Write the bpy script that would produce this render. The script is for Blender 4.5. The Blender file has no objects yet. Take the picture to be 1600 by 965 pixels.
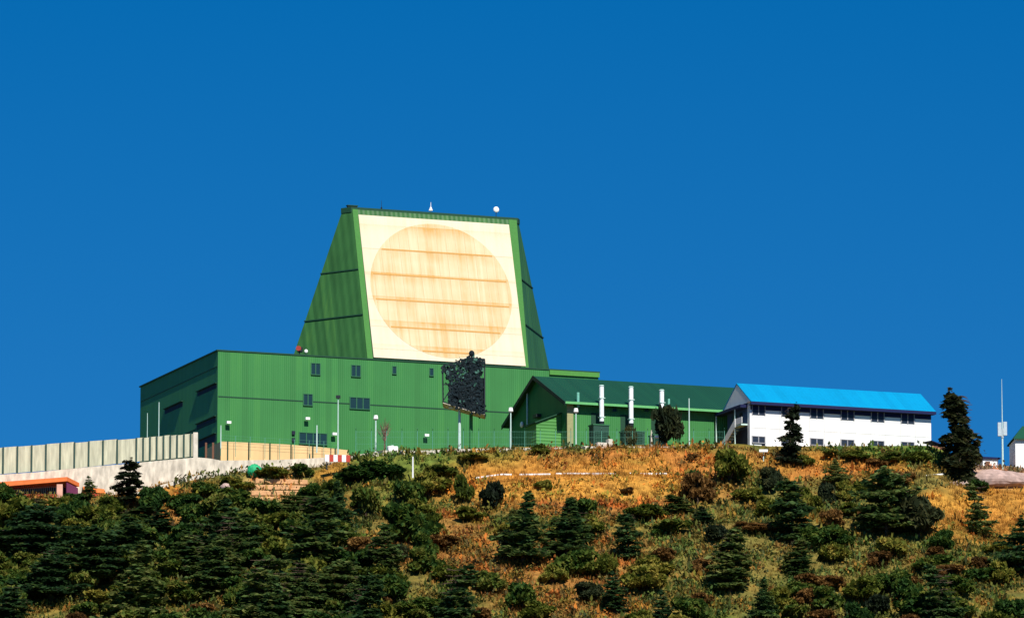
import bpy, math, random
import numpy as np
from mathutils import Vector, Matrix, noise
R = math.radians
random.seed(7); rng = np.random.default_rng(7)
SC = bpy.context.scene; COL = SC.collection

# ------------------------------------------------------------------ camera
PITCH = R(9.35); FPX = 10000.0
cam_d = bpy.data.cameras.new('camera'); cam = bpy.data.objects.new('camera', cam_d); COL.objects.link(cam)
cam.location = (0, 0, 1.7); cam.rotation_euler = (R(90) + PITCH, 0, 0)
cam_d.sensor_width = 36; cam_d.lens = 36 * FPX / 1600; cam_d.clip_start = 1; cam_d.clip_end = 30000
SC.camera = cam
# ------------------------------------------------------------------ sky, sun, exposure
SUN_EL = R(44); SUN_AZ = R(17)          # azimuth measured from the camera side towards the right
w = bpy.data.worlds.new('World'); SC.world = w; w.use_nodes = True
nt = w.node_tree; nt.nodes.clear()
out = nt.nodes.new('ShaderNodeOutputWorld'); bg = nt.nodes.new('ShaderNodeBackground')
sky = nt.nodes.new('ShaderNodeTexSky'); sky.sky_type = 'NISHITA'; sky.sun_disc = False
sky.sun_elevation = SUN_EL; sky.sun_rotation = math.pi - SUN_AZ
sky.air_density = 1.0; sky.dust_density = 0.0; sky.ozone_density = 4.0; sky.altitude = 600
tc = nt.nodes.new('ShaderNodeTexCoord'); mp = nt.nodes.new('ShaderNodeVectorMath'); mp.operation = 'ADD'
mp.inputs[1].default_value = (0, 0, 0.15)
nrm = nt.nodes.new('ShaderNodeVectorMath'); nrm.operation = 'NORMALIZE'
hs = nt.nodes.new('ShaderNodeHueSaturation'); hs.inputs['Saturation'].default_value = 1.42; hs.inputs['Value'].default_value = .89; hs.inputs['Hue'].default_value = .503
nt.links.new(tc.outputs['Generated'], mp.inputs[0]); nt.links.new(mp.outputs[0], nrm.inputs[0])
nt.links.new(nrm.outputs[0], sky.inputs[0]); nt.links.new(sky.outputs[0], hs.inputs['Color'])
nt.links.new(hs.outputs[0], bg.inputs['Color']); nt.links.new(bg.outputs[0], out.inputs[0])
bg.inputs['Strength'].default_value = 0.09
sl = bpy.data.lights.new('sun', 'SUN'); sun = bpy.data.objects.new('sun', sl); COL.objects.link(sun)
sl.energy = 5.0; sl.angle = R(0.5); sl.color = (1.0, 0.95, 0.86)
sd = Vector((math.sin(SUN_AZ) * math.cos(SUN_EL), -math.cos(SUN_AZ) * math.cos(SUN_EL), math.sin(SUN_EL)))
sun.rotation_euler = sd.to_track_quat('Z', 'Y').to_euler(); sun.location = (0, 900, 400)
SC.view_settings.view_transform = 'Standard'; SC.view_settings.look = 'None'
SC.view_settings.gamma = 1; SC.view_settings.exposure = 0.3
SC.cycles.max_bounces = 5; SC.cycles.diffuse_bounces = 3

# ------------------------------------------------------------------ geometry of the view (for surveying the place off the photo)
CZ = 1.7; cp, sp_ = math.cos(PITCH), math.sin(PITCH)
def P(px, py, Y):
    a = (px - 800) / FPX; b = (482.5 - py) / FPX
    d = (a, cp - b * sp_, sp_ + b * cp); t = Y / d[1]
    return Vector((a * t, Y, CZ + d[2] * t))
def proj(x, y, z):
    dep = y * cp + (z - CZ) * sp_
    return 800 + FPX * x / dep, 482.5 - FPX * (-(y) * sp_ + (z - CZ) * cp) / dep

# ------------------------------------------------------------------ helpers
class MB:
    def __init__(s): s.v = []; s.f = []; s.mi = []; s.m = 0
    def quad(s, *p):
        n = len(s.v); s.v += [tuple(q) for q in p]; s.f.append(tuple(range(n, n + len(p)))); s.mi.append(s.m); return s
    def box(s, x0, x1, y0, y1, z0, z1):
        n = len(s.v)
        s.v += [(x0,y0,z0),(x1,y0,z0),(x1,y1,z0),(x0,y1,z0),(x0,y0,z1),(x1,y0,z1),(x1,y1,z1),(x0,y1,z1)]
        for f in ((0,3,2,1),(4,5,6,7),(0,1,5,4),(1,2,6,5),(2,3,7,6),(3,0,4,7)):
            s.f.append(tuple(n + i for i in f)); s.mi.append(s.m)
        return s
    def prism(s, ring0, ring1):
        n = len(s.v); k = len(ring0); s.v += [tuple(q) for q in ring0] + [tuple(q) for q in ring1]
        s.f.append(tuple(n + i for i in range(k))[::-1]); s.f.append(tuple(n + k + i for i in range(k))); s.mi += [s.m] * 2
        for i in range(k):
            j = (i + 1) % k; s.f.append((n + i, n + j, n + k + j, n + k + i)); s.mi.append(s.m)
        return s
    def tube(s, a, b, r0, r1=None, k=8):
        a = Vector(a); b = Vector(b); r1 = r0 if r1 is None else r1
        d = (b - a).normalized(); u = d.orthogonal().normalized(); v = d.cross(u)
        c = [u * math.cos(t * 2 * math.pi / k) + v * math.sin(t * 2 * math.pi / k) for t in range(k)]
        return s.prism([a + q * r0 for q in c], [b + q * r1 for q in c])
    def bar(s, a, b, r): return s.tube(a, b, r, r, 4)
    def ball(s, c, rx, ry=None, rz=None, nu=10, nv=6):
        ry = ry or rx; rz = rz or rx; n = len(s.v)
        for i in range(nv + 1):
            th = math.pi * i / nv
            for j in range(nu):
                ph = 2 * math.pi * j / nu
                s.v.append((c[0] + rx * math.sin(th) * math.cos(ph), c[1] + ry * math.sin(th) * math.sin(ph), c[2] + rz * math.cos(th)))
        for i in range(nv):
            for j in range(nu):
                k = (j + 1) % nu; s.f.append((n + i * nu + j, n + (i + 1) * nu + j, n + (i + 1) * nu + k, n + i * nu + k)); s.mi.append(s.m)
        return s
    def build(s, name, mats, parent=None, bevel=0):
        me = bpy.data.meshes.new(name); me.from_pydata(s.v, [], s.f); me.update()
        for m in (mats if isinstance(mats, (list, tuple)) else [mats]): me.materials.append(m)
        if len(me.materials) > 1: me.polygons.foreach_set('material_index', s.mi)
        o = bpy.data.objects.new(name, me); COL.objects.link(o)
        if parent: o.parent = parent
        if bevel:
            b = o.modifiers.new('b', 'BEVEL'); b.width = bevel; b.segments = 1; b.limit_method = 'ANGLE'
        return o
def tag(o, label=None, cat=None, group=None, kind=None):
    if label: o['label'] = label
    if cat: o['category'] = cat
    if group: o['group'] = group
    if kind: o['kind'] = kind
    return o
def empty(name, loc, rz=0, label=None, cat=None, group=None):
    o = bpy.data.objects.new(name, None); COL.objects.link(o); o.location = loc; o.rotation_euler = (0, 0, rz)
    o.empty_display_size = .5
    return tag(o, label, cat, group)
class Frame:       # a building's own frame: u along its front, v into it, w up
    def __init__(s, origin, ang): s.o = Vector(origin); s.a = ang; s.c = math.cos(ang); s.s = math.sin(ang)
    def loc(s, p):
        d = p - s.o; return Vector((d.x * s.c + d.y * s.s, -d.x * s.s + d.y * s.c, d.z))
    def wld(s, p): return s.o + Vector((p[0] * s.c - p[1] * s.s, p[0] * s.s + p[1] * s.c, p[2]))
    def hit(s, px, py, pt, n):   # where the sight line through a photo point meets a plane given in local terms
        C = s.loc(Vector((0, 0, CZ))); D = s.loc(P(px, py, 1000)) - C; n = Vector(n)
        return C + D * ((Vector(pt) - C).dot(n) / D.dot(n))
    def front(s, px, py, v=0): return s.hit(px, py, (0, v, 0), (0, 1, 0))
    def side(s, px, py, u=0): return s.hit(px, py, (u, 0, 0), (1, 0, 0))

# ------------------------------------------------------------------ materials
def newmat(name, rough=.8):
    m = bpy.data.materials.new(name); m.use_nodes = True; b = m.node_tree.nodes['Principled BSDF']
    b.inputs['Roughness'].default_value = rough; b.inputs['Specular IOR Level'].default_value = .25
    return m, m.node_tree, b
def N(nt, t, **k):
    n = nt.nodes.new(t)
    for a, v in k.items(): setattr(n, a, v)
    return n
def ramp(nt, stops):
    r = N(nt, 'ShaderNodeValToRGB'); e = r.color_ramp.elements
    while len(e) < len(stops): e.new(.5)
    for i, (p, c) in enumerate(stops): e[i].position = p; e[i].color = (*c, 1)
    return r
def mul(c, k): return tuple(min(1, x * k) for x in c)
def mottled(name, col, amp=.15, scale=.6, rough=.8, stretch=(1, 1, 1), bump=0, detail=5):
    m, nt, b = newmat(name, rough); tc = N(nt, 'ShaderNodeTexCoord'); mp = N(nt, 'ShaderNodeMapping'); mp.inputs['Scale'].default_value = stretch
    n = N(nt, 'ShaderNodeTexNoise'); n.inputs['Scale'].default_value = scale; n.inputs['Detail'].default_value = detail
    nt.links.new(tc.outputs['Object'], mp.inputs[0]); nt.links.new(mp.outputs[0], n.inputs[0])
    r = ramp(nt, [(.3, mul(col, 1 - amp)), (.7, mul(col, 1 + amp))]); nt.links.new(n.outputs[0], r.inputs[0]); nt.links.new(r.outputs[0], b.inputs['Base Color'])
    if bump:
        bp = N(nt, 'ShaderNodeBump'); bp.inputs['Strength'].default_value = bump; bp.inputs['Distance'].default_value = .1
        nt.links.new(n.outputs[0], bp.inputs['Height']); nt.links.new(bp.outputs[0], b.inputs['Normal'])
    return m
def cladding(name, col, axis=0, pitch=1.0, rib=.35, rough=.55, amp=.14, streak=.5):
    """ribbed metal sheet: ribs run up the wall, sheets differ a little in tone, rain streaks"""
    m, nt, b = newmat(name, rough); tc = N(nt, 'ShaderNodeTexCoord'); sx = N(nt, 'ShaderNodeSeparateXYZ'); nt.links.new(tc.outputs['Object'], sx.inputs[0])
    s = sx.outputs[axis]
    w1 = N(nt, 'ShaderNodeMath', operation='MULTIPLY'); w1.inputs[1].default_value = 2 * math.pi / rib; nt.links.new(s, w1.inputs[0])
    w2 = N(nt, 'ShaderNodeMath', operation='SINE'); nt.links.new(w1.outputs[0], w2.inputs[0])
    bp = N(nt, 'ShaderNodeBump'); bp.inputs['Strength'].default_value = .6; bp.inputs['Distance'].default_value = .04
    nt.links.new(w2.outputs[0], bp.inputs['Height']); nt.links.new(bp.outputs[0], b.inputs['Normal'])
    f1 = N(nt, 'ShaderNodeMath', operation='DIVIDE'); f1.inputs[1].default_value = pitch; nt.links.new(s, f1.inputs[0])
    f2 = N(nt, 'ShaderNodeMath', operation='FLOOR'); nt.links.new(f1.outputs[0], f2.inputs[0])
    wn = N(nt, 'ShaderNodeTexWhiteNoise', noise_dimensions='1D'); nt.links.new(f2.outputs[0], wn.inputs['W'])
    mp = N(nt, 'ShaderNodeMapping'); mp.inputs['Scale'].default_value = (1.6, 1.6, .07); nt.links.new(tc.outputs['Object'], mp.inputs[0])
    n = N(nt, 'ShaderNodeTexNoise'); n.inputs['Scale'].default_value = 1.2; n.inputs['Detail'].default_value = 6; nt.links.new(mp.outputs[0], n.inputs[0])
    n2 = N(nt, 'ShaderNodeTexNoise'); n2.inputs['Scale'].default_value = .16; n2.inputs['Detail'].default_value = 3; nt.links.new(tc.outputs['Object'], n2.inputs[0])
    a = N(nt, 'ShaderNodeMix'); a.inputs[0].default_value = streak; nt.links.new(wn.outputs[0], a.inputs[2]); nt.links.new(n.outputs[0], a.inputs[3])
    c = N(nt, 'ShaderNodeMix'); c.inputs[0].default_value = .4; nt.links.new(a.outputs[0], c.inputs[2]); nt.links.new(n2.outputs[0], c.inputs[3])
    r = ramp(nt, [(.25, mul(col, 1 - amp)), (.55, col), (.8, (min(1, col[0] * (1 + 2.2 * amp)), min(1, col[1] * (1 + amp)), col[2]))])
    nt.links.new(c.outputs[0], r.inputs[0]); nt.links.new(r.outputs[0], b.inputs['Base Color'])
    return m
def flat(name, col, rough=.7, metal=0):
    m = mottled(name, col, .08, 3, rough); m.node_tree.nodes['Principled BSDF'].inputs['Metallic'].default_value = metal; return m
def glassy(name, col):
    m, nt, b = newmat(name, .4); b.inputs['Base Color'].default_value = (*col, 1); b.inputs['Specular IOR Level'].default_value = .2; return m
GREEN = (.044, .205, .054)
M = dict(
    green=cladding('green_cladding', GREEN, amp=.19), green_side=cladding('green_cladding_end', GREEN, 1),
    tower=cladding('tower_cladding', (.036, .130, .034), 0, 1.1, .8, amp=.34, streak=.65),
    trim=flat('green_trim', (.075, .25, .045)), dtrim=flat('dark_green_trim', (.012, .06, .03)),
    roofg=cladding('dark_green_roof', (.006, .058, .030), 0, 1.0, .5, .6),
    seam=flat('seam', (.012, .055, .03)), glass=glassy('window_glass', (.008, .035, .045)), dark=flat('dark_opening', (.01, .014, .03)),
    frame=flat('window_frame', (.03, .13, .06)), white=mottled('white_paint', (.80, .80, .78), .05, .8, .6),
    wpanel=cladding('white_panels', (.80, .80, .78), 0, 2.2, 2.2, .6, .05), blue=cladding('blue_roof', (.0, .26, .50), 0, 1.3, .6, .5, .16, .7),
    navy=flat('navy_fascia_and_shadow', (.006, .010, .06)), steel=flat('galvanised_steel', (.50, .66, .60), .4), dsteel=flat('dark_steel', (.012, .018, .022), .5),
    stack=flat('white_flue', (.80, .86, .86), .4), cream=mottled('cream_wall_paint', (.74, .50, .24), .10, .5, .85, (1, 1, .4)),
    conc=mottled('concrete', (.60, .53, .42), .34, .9, .9, (1.6, 1, .6), .5, 9), kerb=mottled('pale_kerb', (.62, .56, .46), .15, 1, .9),
    fence=mottled('pale_fence_sheet', (.50, .48, .34), .26, 1.3, .8, (1.6, 1, .22)), post=flat('dark_fence_post', (.035, .07, .055)),
    orange=mottled('orange_paint', (.72, .17, .04), .15, 1, .7), red=flat('red_paint', (.45, .05, .03)), wood=mottled('bleached_timber', (.62, .34, .16), .25, 2, .9, (1, 1, 4)),
    tan=flat('tan_paint', (.30, .30, .14)), door=flat('light_green_door', (.17, .52, .12)), tarp=mottled('green_tarp', (.02, .35, .14), .25, 2, .6),
    brown=flat('brown_wall', (.16, .07, .04)), rock=mottled('rock', (.40, .28, .24), .3, 1.2, .95, bump=1), net=mottled('dark_net', (.006, .014, .018), .8, 3, .9),
    netl=flat('net_scrap_pale', (.04, .12, .09)), asphalt=mottled('asphalt', (.10, .09, .11), .2, 2, .9), lamp=flat('lamp_white', (.85, .85, .82), .4),
    bark=mottled('bark', (.07, .045, .03), .4, 4, .95, bump=.6), barkpale=mottled('bark_pale', (.22, .12, .09), .3, 4, .95))
def array_mat(name, base, stain, amount):
    """weathered pale panels: vertical streaks, rust-toned staining that hangs from each panel joint"""
    m, nt, b = newmat(name, .6); tc = N(nt, 'ShaderNodeTexCoord')
    mp = N(nt, 'ShaderNodeMapping'); mp.inputs['Scale'].default_value = (1.3, 1.3, .06); nt.links.new(tc.outputs['Object'], mp.inputs[0])
    n = N(nt, 'ShaderNodeTexNoise'); n.inputs['Scale'].default_value = 1.2; n.inputs['Detail'].default_value = 5; n.inputs['Roughness'].default_value = .65; nt.links.new(mp.outputs[0], n.inputs[0])
    n2 = N(nt, 'ShaderNodeTexNoise'); n2.inputs['Scale'].default_value = .22; n2.inputs['Detail'].default_value = 4; nt.links.new(tc.outputs['Object'], n2.inputs[0])
    sx = N(nt, 'ShaderNodeSeparateXYZ'); nt.links.new(tc.outputs['Object'], sx.inputs[0])
    d = N(nt, 'ShaderNodeMath', operation='ADD'); d.inputs[1].default_value = 100 * 4.3 + OFFS; nt.links.new(sx.outputs[2], d.inputs[0])
    q = N(nt, 'ShaderNodeMath', operation='DIVIDE'); q.inputs[1].default_value = 4.3; nt.links.new(d.outputs[0], q.inputs[0])
    fr = N(nt, 'ShaderNodeMath', operation='FRACT'); nt.links.new(q.outputs[0], fr.inputs[0])
    st = ramp(nt, [(0, (.15,) * 3), (.45, (.05,) * 3), (.80, (.45,) * 3), (.955, (.75,) * 3), (.965, (1,) * 3), (.995, (1,) * 3)])
    st.color_ramp.elements[0].position = 0.03
    nt.links.new(fr.outputs[0], st.inputs[0])
    rr = ramp(nt, [(.30, (0, 0, 0)), (.72, (1, 1, 1))]); nt.links.new(n.outputs[0], rr.inputs[0])
    r2 = ramp(nt, [(.30, (.35,) * 3), (.7, (1, 1, 1))]); nt.links.new(n2.outputs[0], r2.inputs[0])
    ad = N(nt, 'ShaderNodeMath', operation='ADD'); nt.links.new(rr.outputs[0], ad.inputs[0]); nt.links.new(st.outputs[0], ad.inputs[1])
    ml = N(nt, 'ShaderNodeMath', operation='MULTIPLY'); nt.links.new(ad.outputs[0], ml.inputs[0]); nt.links.new(r2.outputs[0], ml.inputs[1])
    m2 = N(nt, 'ShaderNodeMath', operation='MULTIPLY'); m2.inputs[1].default_value = amount; m2.use_clamp = True; nt.links.new(ml.outputs[0], m2.inputs[0])
    mx = N(nt, 'ShaderNodeMix', data_type='RGBA'); nt.links.new(m2.outputs[0], mx.inputs[0]); mx.inputs[6].default_value = (*base, 1); mx.inputs[7].default_value = (*stain, 1)
    nt.links.new(mx.outputs[2], b.inputs['Base Color']); return m
OFFS = 0.0
def leafmat(name, cols, scale=.5, trans=.45):
    m, nt, b = newmat(name, .75); b.inputs['Specular IOR Level'].default_value = .15
    ge = N(nt, 'ShaderNodeNewGeometry'); oi = N(nt, 'ShaderNodeObjectInfo')
    n = N(nt, 'ShaderNodeTexNoise'); n.inputs['Scale'].default_value = scale; n.inputs['Detail'].default_value = 3
    nt.links.new(ge.outputs['Position'], n.inputs[0])
    a = N(nt, 'ShaderNodeMath', operation='MULTIPLY_ADD'); a.inputs[1].default_value = .16; nt.links.new(ge.outputs['Random Per Island'], a.inputs[0])
    a2 = N(nt, 'ShaderNodeMath', operation='MULTIPLY_ADD'); a2.inputs[1].default_value = .34; a2.inputs[2].default_value = -.25; nt.links.new(oi.outputs['Random'], a2.inputs[0])
    a3 = N(nt, 'ShaderNodeMath', operation='ADD'); nt.links.new(n.outputs[0], a3.inputs[0]); nt.links.new(a2.outputs[0], a3.inputs[1])
    nt.links.new(a3.outputs[0], a.inputs[2])
    k = len(cols); r = ramp(nt, [(.2 + .6 * i / (k - 1), c) for i, c in enumerate(cols)])
    nt.links.new(a.outputs[0], r.inputs[0]); nt.links.new(r.outputs[0], b.inputs['Base Color'])
    tr = N(nt, 'ShaderNodeBsdfTranslucent'); nt.links.new(r.outputs[0], tr.inputs[0]); mx = N(nt, 'ShaderNodeMixShader'); mx.inputs[0].default_value = trans
    o = nt.nodes['Material Output']; nt.links.new(b.outputs[0], mx.inputs[1]); nt.links.new(tr.outputs[0], mx.inputs[2]); nt.links.new(mx.outputs[0], o.inputs[0])
    return m
LEAF = dict(
    pine=leafmat('pine_needles', [(.018, .048, .020), (.040, .092, .030), (.10, .155, .038), (.23, .24, .07)], .6),
    dark=leafmat('dark_needles', [(.014, .022, .012), (.022, .036, .016), (.045, .055, .02), (.10, .09, .03)]),
    olive=leafmat('olive_leaves', [(.03, .05, .008), (.08, .11, .012), (.20, .20, .03), (.36, .27, .05)], .8),
    green=leafmat('green_leaves', [(.014, .045, .010), (.035, .085, .014), (.10, .14, .02), (.22, .20, .04)], .9),
    brown=leafmat('russet_leaves', [(.05, .03, .012), (.12, .06, .015), (.22, .11, .03), (.34, .20, .06)], .8))
def attrmat(name, rough=.9, trans=0, noise_amp=.35, scale=.8, bump=0):
    m, nt, b = newmat(name, rough); b.inputs['Specular IOR Level'].default_value = .1
    at = N(nt, 'ShaderNodeAttribute', attribute_name='tone'); ge = N(nt, 'ShaderNodeNewGeometry')
    n = N(nt, 'ShaderNodeTexNoise'); n.inputs['Scale'].default_value = scale; n.inputs['Detail'].default_value = 8; nt.links.new(ge.outputs['Position'], n.inputs[0])
    mr = N(nt, 'ShaderNodeMapRange'); mr.inputs[1].default_value = .3; mr.inputs[2].default_value = .7; mr.inputs[3].default_value = 1 - noise_amp; mr.inputs[4].default_value = 1 + noise_amp
    nt.links.new(n.outputs[0], mr.inputs[0]); vm = N(nt, 'ShaderNodeVectorMath', operation='SCALE'); nt.links.new(at.outputs['Color'], vm.inputs[0]); nt.links.new(mr.outputs[0], vm.inputs['Scale'])
    nt.links.new(vm.outputs[0], b.inputs['Base Color'])
    if bump:
        bp = N(nt, 'ShaderNodeBump'); bp.inputs['Strength'].default_value = bump; bp.inputs['Distance'].default_value = .5; nt.links.new(n.outputs[0], bp.inputs['Height']); nt.links.new(bp.outputs[0], b.inputs['Normal'])
    if trans:
        tr = N(nt, 'ShaderNodeBsdfTranslucent'); nt.links.new(vm.outputs[0], tr.inputs[0]); mx = N(nt, 'ShaderNodeMixShader'); mx.inputs[0].default_value = trans
        o = nt.nodes['Material Output']; nt.links.new(b.outputs[0], mx.inputs[1]); nt.links.new(tr.outputs[0], mx.inputs[2]); nt.links.new(mx.outputs[0], o.inputs[0])
    return m

# ------------------------------------------------------------------ terrain
YC = 972.0
CREST = [(-1500, 900), (-600, 840), (0, 772), (100, 777), (200, 771), (300, 748), (400, 736), (500, 729), (545, 718), (600, 709), (660, 708), (800, 705), (880, 702), (960, 699), (1150, 700),
         (1200, 706), (1300, 702), (1450, 702), (1475, 712), (1520, 734), (1560, 733), (1620, 738), (2000, 790), (3000, 900)]
PLAT = [(-1500, 880), (-600, 800), (0, 752), (100, 745), (200, 735), (308, 727), (345, 727), (545, 722), (600, 707), (800, 703), (1150, 698), (1200, 702), (1450, 701), (1475, 710), (1520, 730), (1620, 735), (2000, 780), (3000, 900)]
cx_ = [P(a, b, YC).x for a, b in CREST]; cz_ = [P(a, b, YC).z for a, b in CREST]
px_ = [P(a, b, 984).x for a, b in PLAT]; pz_ = [P(a, b, 984).z for a, b in PLAT]
DK = [-1, 0, 7, 9.8, 16, 26, 60, 110, 300, 9000]; ZK = [0, 0, 5.2, 5.5, 10.2, 14.6, 31, 56, 151, 151]
def nz(x, y, s, o=0): return noise.noise(Vector((x / s, y / s, o * 7.3)))
def zg(x, y):
    zc = float(np.interp(x, cx_, cz_)); yc = YC + 2.0 * nz(x, 0, 30, 3); d = yc - y
    if d <= 0:
        zp = float(np.interp(x, px_, pz_)); t = min(1, max(0, (y - 979.3) / 1.0)); z = zc + (zp - zc) * t
        if y > 1070: z -= (y - 1070) * .45
    else:
        wob = min(1, d / 8)
        z = zc - float(np.interp(d, DK, ZK)) + wob * (1.6 * nz(x, y, 26, 1) + .5 * nz(x, y, 8, 2)) + min(1, d / 3) * .15 * nz(x, y, 2.5, 5)
        if x < -20: z += 0
    if abs(x) > 160: z *= math.exp(-((abs(x) - 160) / 420) ** 2)
    return max(z, 0.0) if z > 4 else max(0.0, z)
def ground_at(px, py, y0=880, y1=971.9):
    """first terrain point met by the sight line through a photo point"""
    a = y0
    while a < y1:
        p = P(px, py, a)
        if p.z < zg(p.x, a): return Vector((p.x, a, zg(p.x, a)))
        a += .25
    p = P(px, py, y1); return Vector((p.x, y1, zg(p.x, y1)))
# patches of differing ground cover on the hillside: (px, py, rx, ry, kind)
PATCH = [(1010, 712, 150, 10, 'red'), (1100, 735, 60, 12, 'red'), (960, 792, 120, 8, 'red'), (900, 765, 170, 14, 'gold'), (1030, 752, 50, 14, 'gold'), (1490, 790, 50, 14, 'gold'), (1300, 735, 70, 8, 'red'), (880, 728, 30, 8, 'mid'), (1000, 722, 26, 6, 'lush'), (850, 716, 30, 6, 'rust'), (900, 755, 210, 42, 'dry'), (1030, 722, 130, 26, 'dry'), (760, 722, 60, 12, 'lush'), (620, 735, 90, 26, 'lush'), (1290, 728, 120, 18, 'dry'), (1500, 798, 75, 42, 'dry'),
         (1590, 790, 50, 75, 'dry'), (1440, 760, 60, 16, 'mid'), (800, 880, 70, 40, 'rust'), (840, 930, 70, 30, 'rust'), (680, 850, 80, 45, 'rust'), (250, 772, 80, 12, 'dry'), (270, 805, 70, 22, 'rust'),
         (440, 745, 60, 10, 'mid'), (520, 735, 30, 12, 'dry'), (950, 800, 130, 14, 'rust'), (1180, 820, 150, 70, 'mid'), (1330, 880, 90, 50, 'mid'), (940, 900, 70, 60, 'rust'), (60, 790, 60, 14, 'rust'),
         (600, 930, 80, 40, 'mid'), (1430, 705, 80, 16, 'lush'), (1560, 742, 60, 14, 'rock'), (430, 770, 60, 22, 'wood'), (1110, 760, 50, 25, 'rust'), (830, 735, 90, 20, 'dry'), (1100, 880, 120, 50, 'mid')]
TONE = dict(dry=(.47, .195, .033), red=(.38, .115, .033), gold=(.55, .28, .045), mid=(.175, .14, .034), lush=(.10, .16, .025), rust=(.34, .14, .035), rock=(.44, .28, .24), wood=(.55, .30, .14), base=(.085, .095, .022))
def tone_at(x, y, z):
    px, py = proj(x, y, z); w = {'base': .55}
    px += 30 * nz(x, y, 5, 4); py += 18 * nz(x, y, 4, 6)
    for (a, b, rx, ry, k) in PATCH:
        e = ((px - a) / rx) ** 2 + ((py - b) / ry) ** 2
        if e < 4: w[k] = w.get(k, 0) + 2.0 * math.exp(-e * e)
    n = nz(x, y, 3.2, 8); n2 = nz(x, y, 9, 9)
    w['mid'] = w.get('mid', 0) + max(0, n) * .8; n3 = nz(x, y * 2.2, 1.6, 12); w['base'] += max(0, n3) * 1.3; w['gold'] = w.get('gold', 0) + max(0, -n3) * .5; w['rust'] = w.get('rust', 0) + max(0, n2 - .1) * .8; w['lush'] = w.get('lush', 0) + max(0, -n - .1) * .7
    s = sum(w.values()); return tuple(sum(w[k] * TONE[k][i] for k in w) / s for i in range(3)), w.get('dry', 0) / s
xs = np.unique(np.concatenate([-np.geomspace(125, 9000, 22), np.arange(-120, 121, 1.0), np.geomspace(125, 9000, 22)]))
ys = np.unique(np.concatenate([np.linspace(-3000, 600, 14), np.arange(640, 870, 10), np.arange(878, 990, .8), np.arange(990, 1100, 5), np.geomspace(1105, 14000, 26)]))
V = []; T = []
for y in ys:
    for x in xs:
        z = zg(float(x), float(y)); V.append((float(x), float(y), z))
        if 870 < y < 1000 and abs(x) < 125: c = tone_at(float(x), float(y), z)[0]
        else: c = TONE['base']
        T.append((*c, 1))
nx = len(xs); F = [(j * nx + i, j * nx + i + 1, (j + 1) * nx + i + 1, (j + 1) * nx + i) for j in range(len(ys) - 1) for i in range(nx - 1)]
def colmesh(name, V, F, T, mat):
    me = bpy.data.meshes.new(name); me.from_pydata(V, [], F); a = me.color_attributes.new('tone', 'FLOAT_COLOR', 'POINT')
    a.data.foreach_set('color', np.asarray(T, dtype=np.float32).ravel()); me.materials.append(mat); me.update()
    o = bpy.data.objects.new(name, me); COL.objects.link(o); return o
terr = colmesh('hillside_ground', V, F, T, attrmat('hill_soil', .95, 0, .4, .9, .6))
tag(terr, kind='structure')

# ------------------------------------------------------------------ main green building with radar tower
A = R(20.7)
O = P(340, 706, 1000); fm = Frame(O, A)
root = empty('radar_building', O, A, 'large green metal-clad building carrying a tall sloping radar tower with a pale circular array', 'radar building')
top_w = fm.front(340, 548).z; U1 = fm.front(935, 583).x; VD = fm.side(220, 605).y
body = MB().box(0, U1, 0, VD, -3, top_w).build('front_body', [M['green']], root)
# the cladding runs across the end wall too
sd_ = MB().box(-.06, 0, 0.0, VD, -3, top_w - .01).build('end_wall', M['green_side'], root)
MB().box(-.25, U1 + .25, -.12, VD + .2, top_w + .003, top_w + .22).build('parapet_cap', M['dtrim'], root)
tw = MB().box(fm.front(858, 577).x, U1 + .1, -.30, -.13, top_w - .75, top_w - .02).build('fascia_strip', M['trim'], root)
def seam_f(px0, py0, px1): # horizontal joint along the front
    a = fm.front(px0, py0); b = fm.front(px1, py0 + (px1 - px0) * .0588)
    MB().box(a.x, b.x, -.05, -.002, a.z - .09, a.z + .09).build('wall_joint', M['seam'], root)
seam_f(341, 619, 925)
for (py,) in ((577,), (660,)):
    w_ = fm.side(330, py).z
    MB().box(-.12, -.062, .2, VD - .2, w_ - .07, w_ + .07).build('wall_joint', M['seam'], root)
def window_f(fr, rt, px, py, wp, hp, v=0, mull=0, fm_=M['frame'], gm=M['glass'], sill=True, th=.12):
    a = fr.front(px - wp / 2, py, v); b = fr.front(px + wp / 2, py + wp * .0588, v); h = hp * .1 / .985 / 2; u0, u1, z = a.x, b.x, (a.z + b.z) / 2
    g = MB().box(u0, u1, v - .06, v - .003, z - h, z + h).build('window', gm, rt)
    f = MB(); t = th
    f.box(u0 - t, u1 + t, v - .14, v - .004, z + h, z + h + t); f.box(u0 - t, u0, v - .14, v - .004, z - h, z + h); f.box(u1, u1 + t, v - .14, v - .004, z - h, z + h)
    for k in range(mull): c = u0 + (u1 - u0) * (k + 1) / (mull + 1); f.box(c - .07, c + .07, v - .12, v - .062, z - h, z + h)
    f.build('frame', fm_, g)
    if sill: MB().box(u0 - t, u1 + t, v - .22, v - .004, z - h - .12, z - h - .002).build('sill', fm_, g)
    return g
for q in ((493, 576, 13, 17, 1), (556, 579, 13, 17, 1), (481, 624, 13, 17, 1), (562, 629, 30, 17, 2), (489, 684, 42, 17, 3)):
    window_f(fm, root, q[0], q[1], q[2], q[3], 0, q[4])
for q in ((616, 578), (674, 581)): window_f(fm, root, q[0], q[1], 5, 11, 0, 0)
for q in ((458, 676, 5, 6), (458, 687, 5, 6)):
    a = fm.front(q[0], q[1]); MB().box(a.x - .25, a.x + .25, -.3, -.003, a.z - .3, a.z + .3).build('vent_louvre', M['dark'], root)
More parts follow.
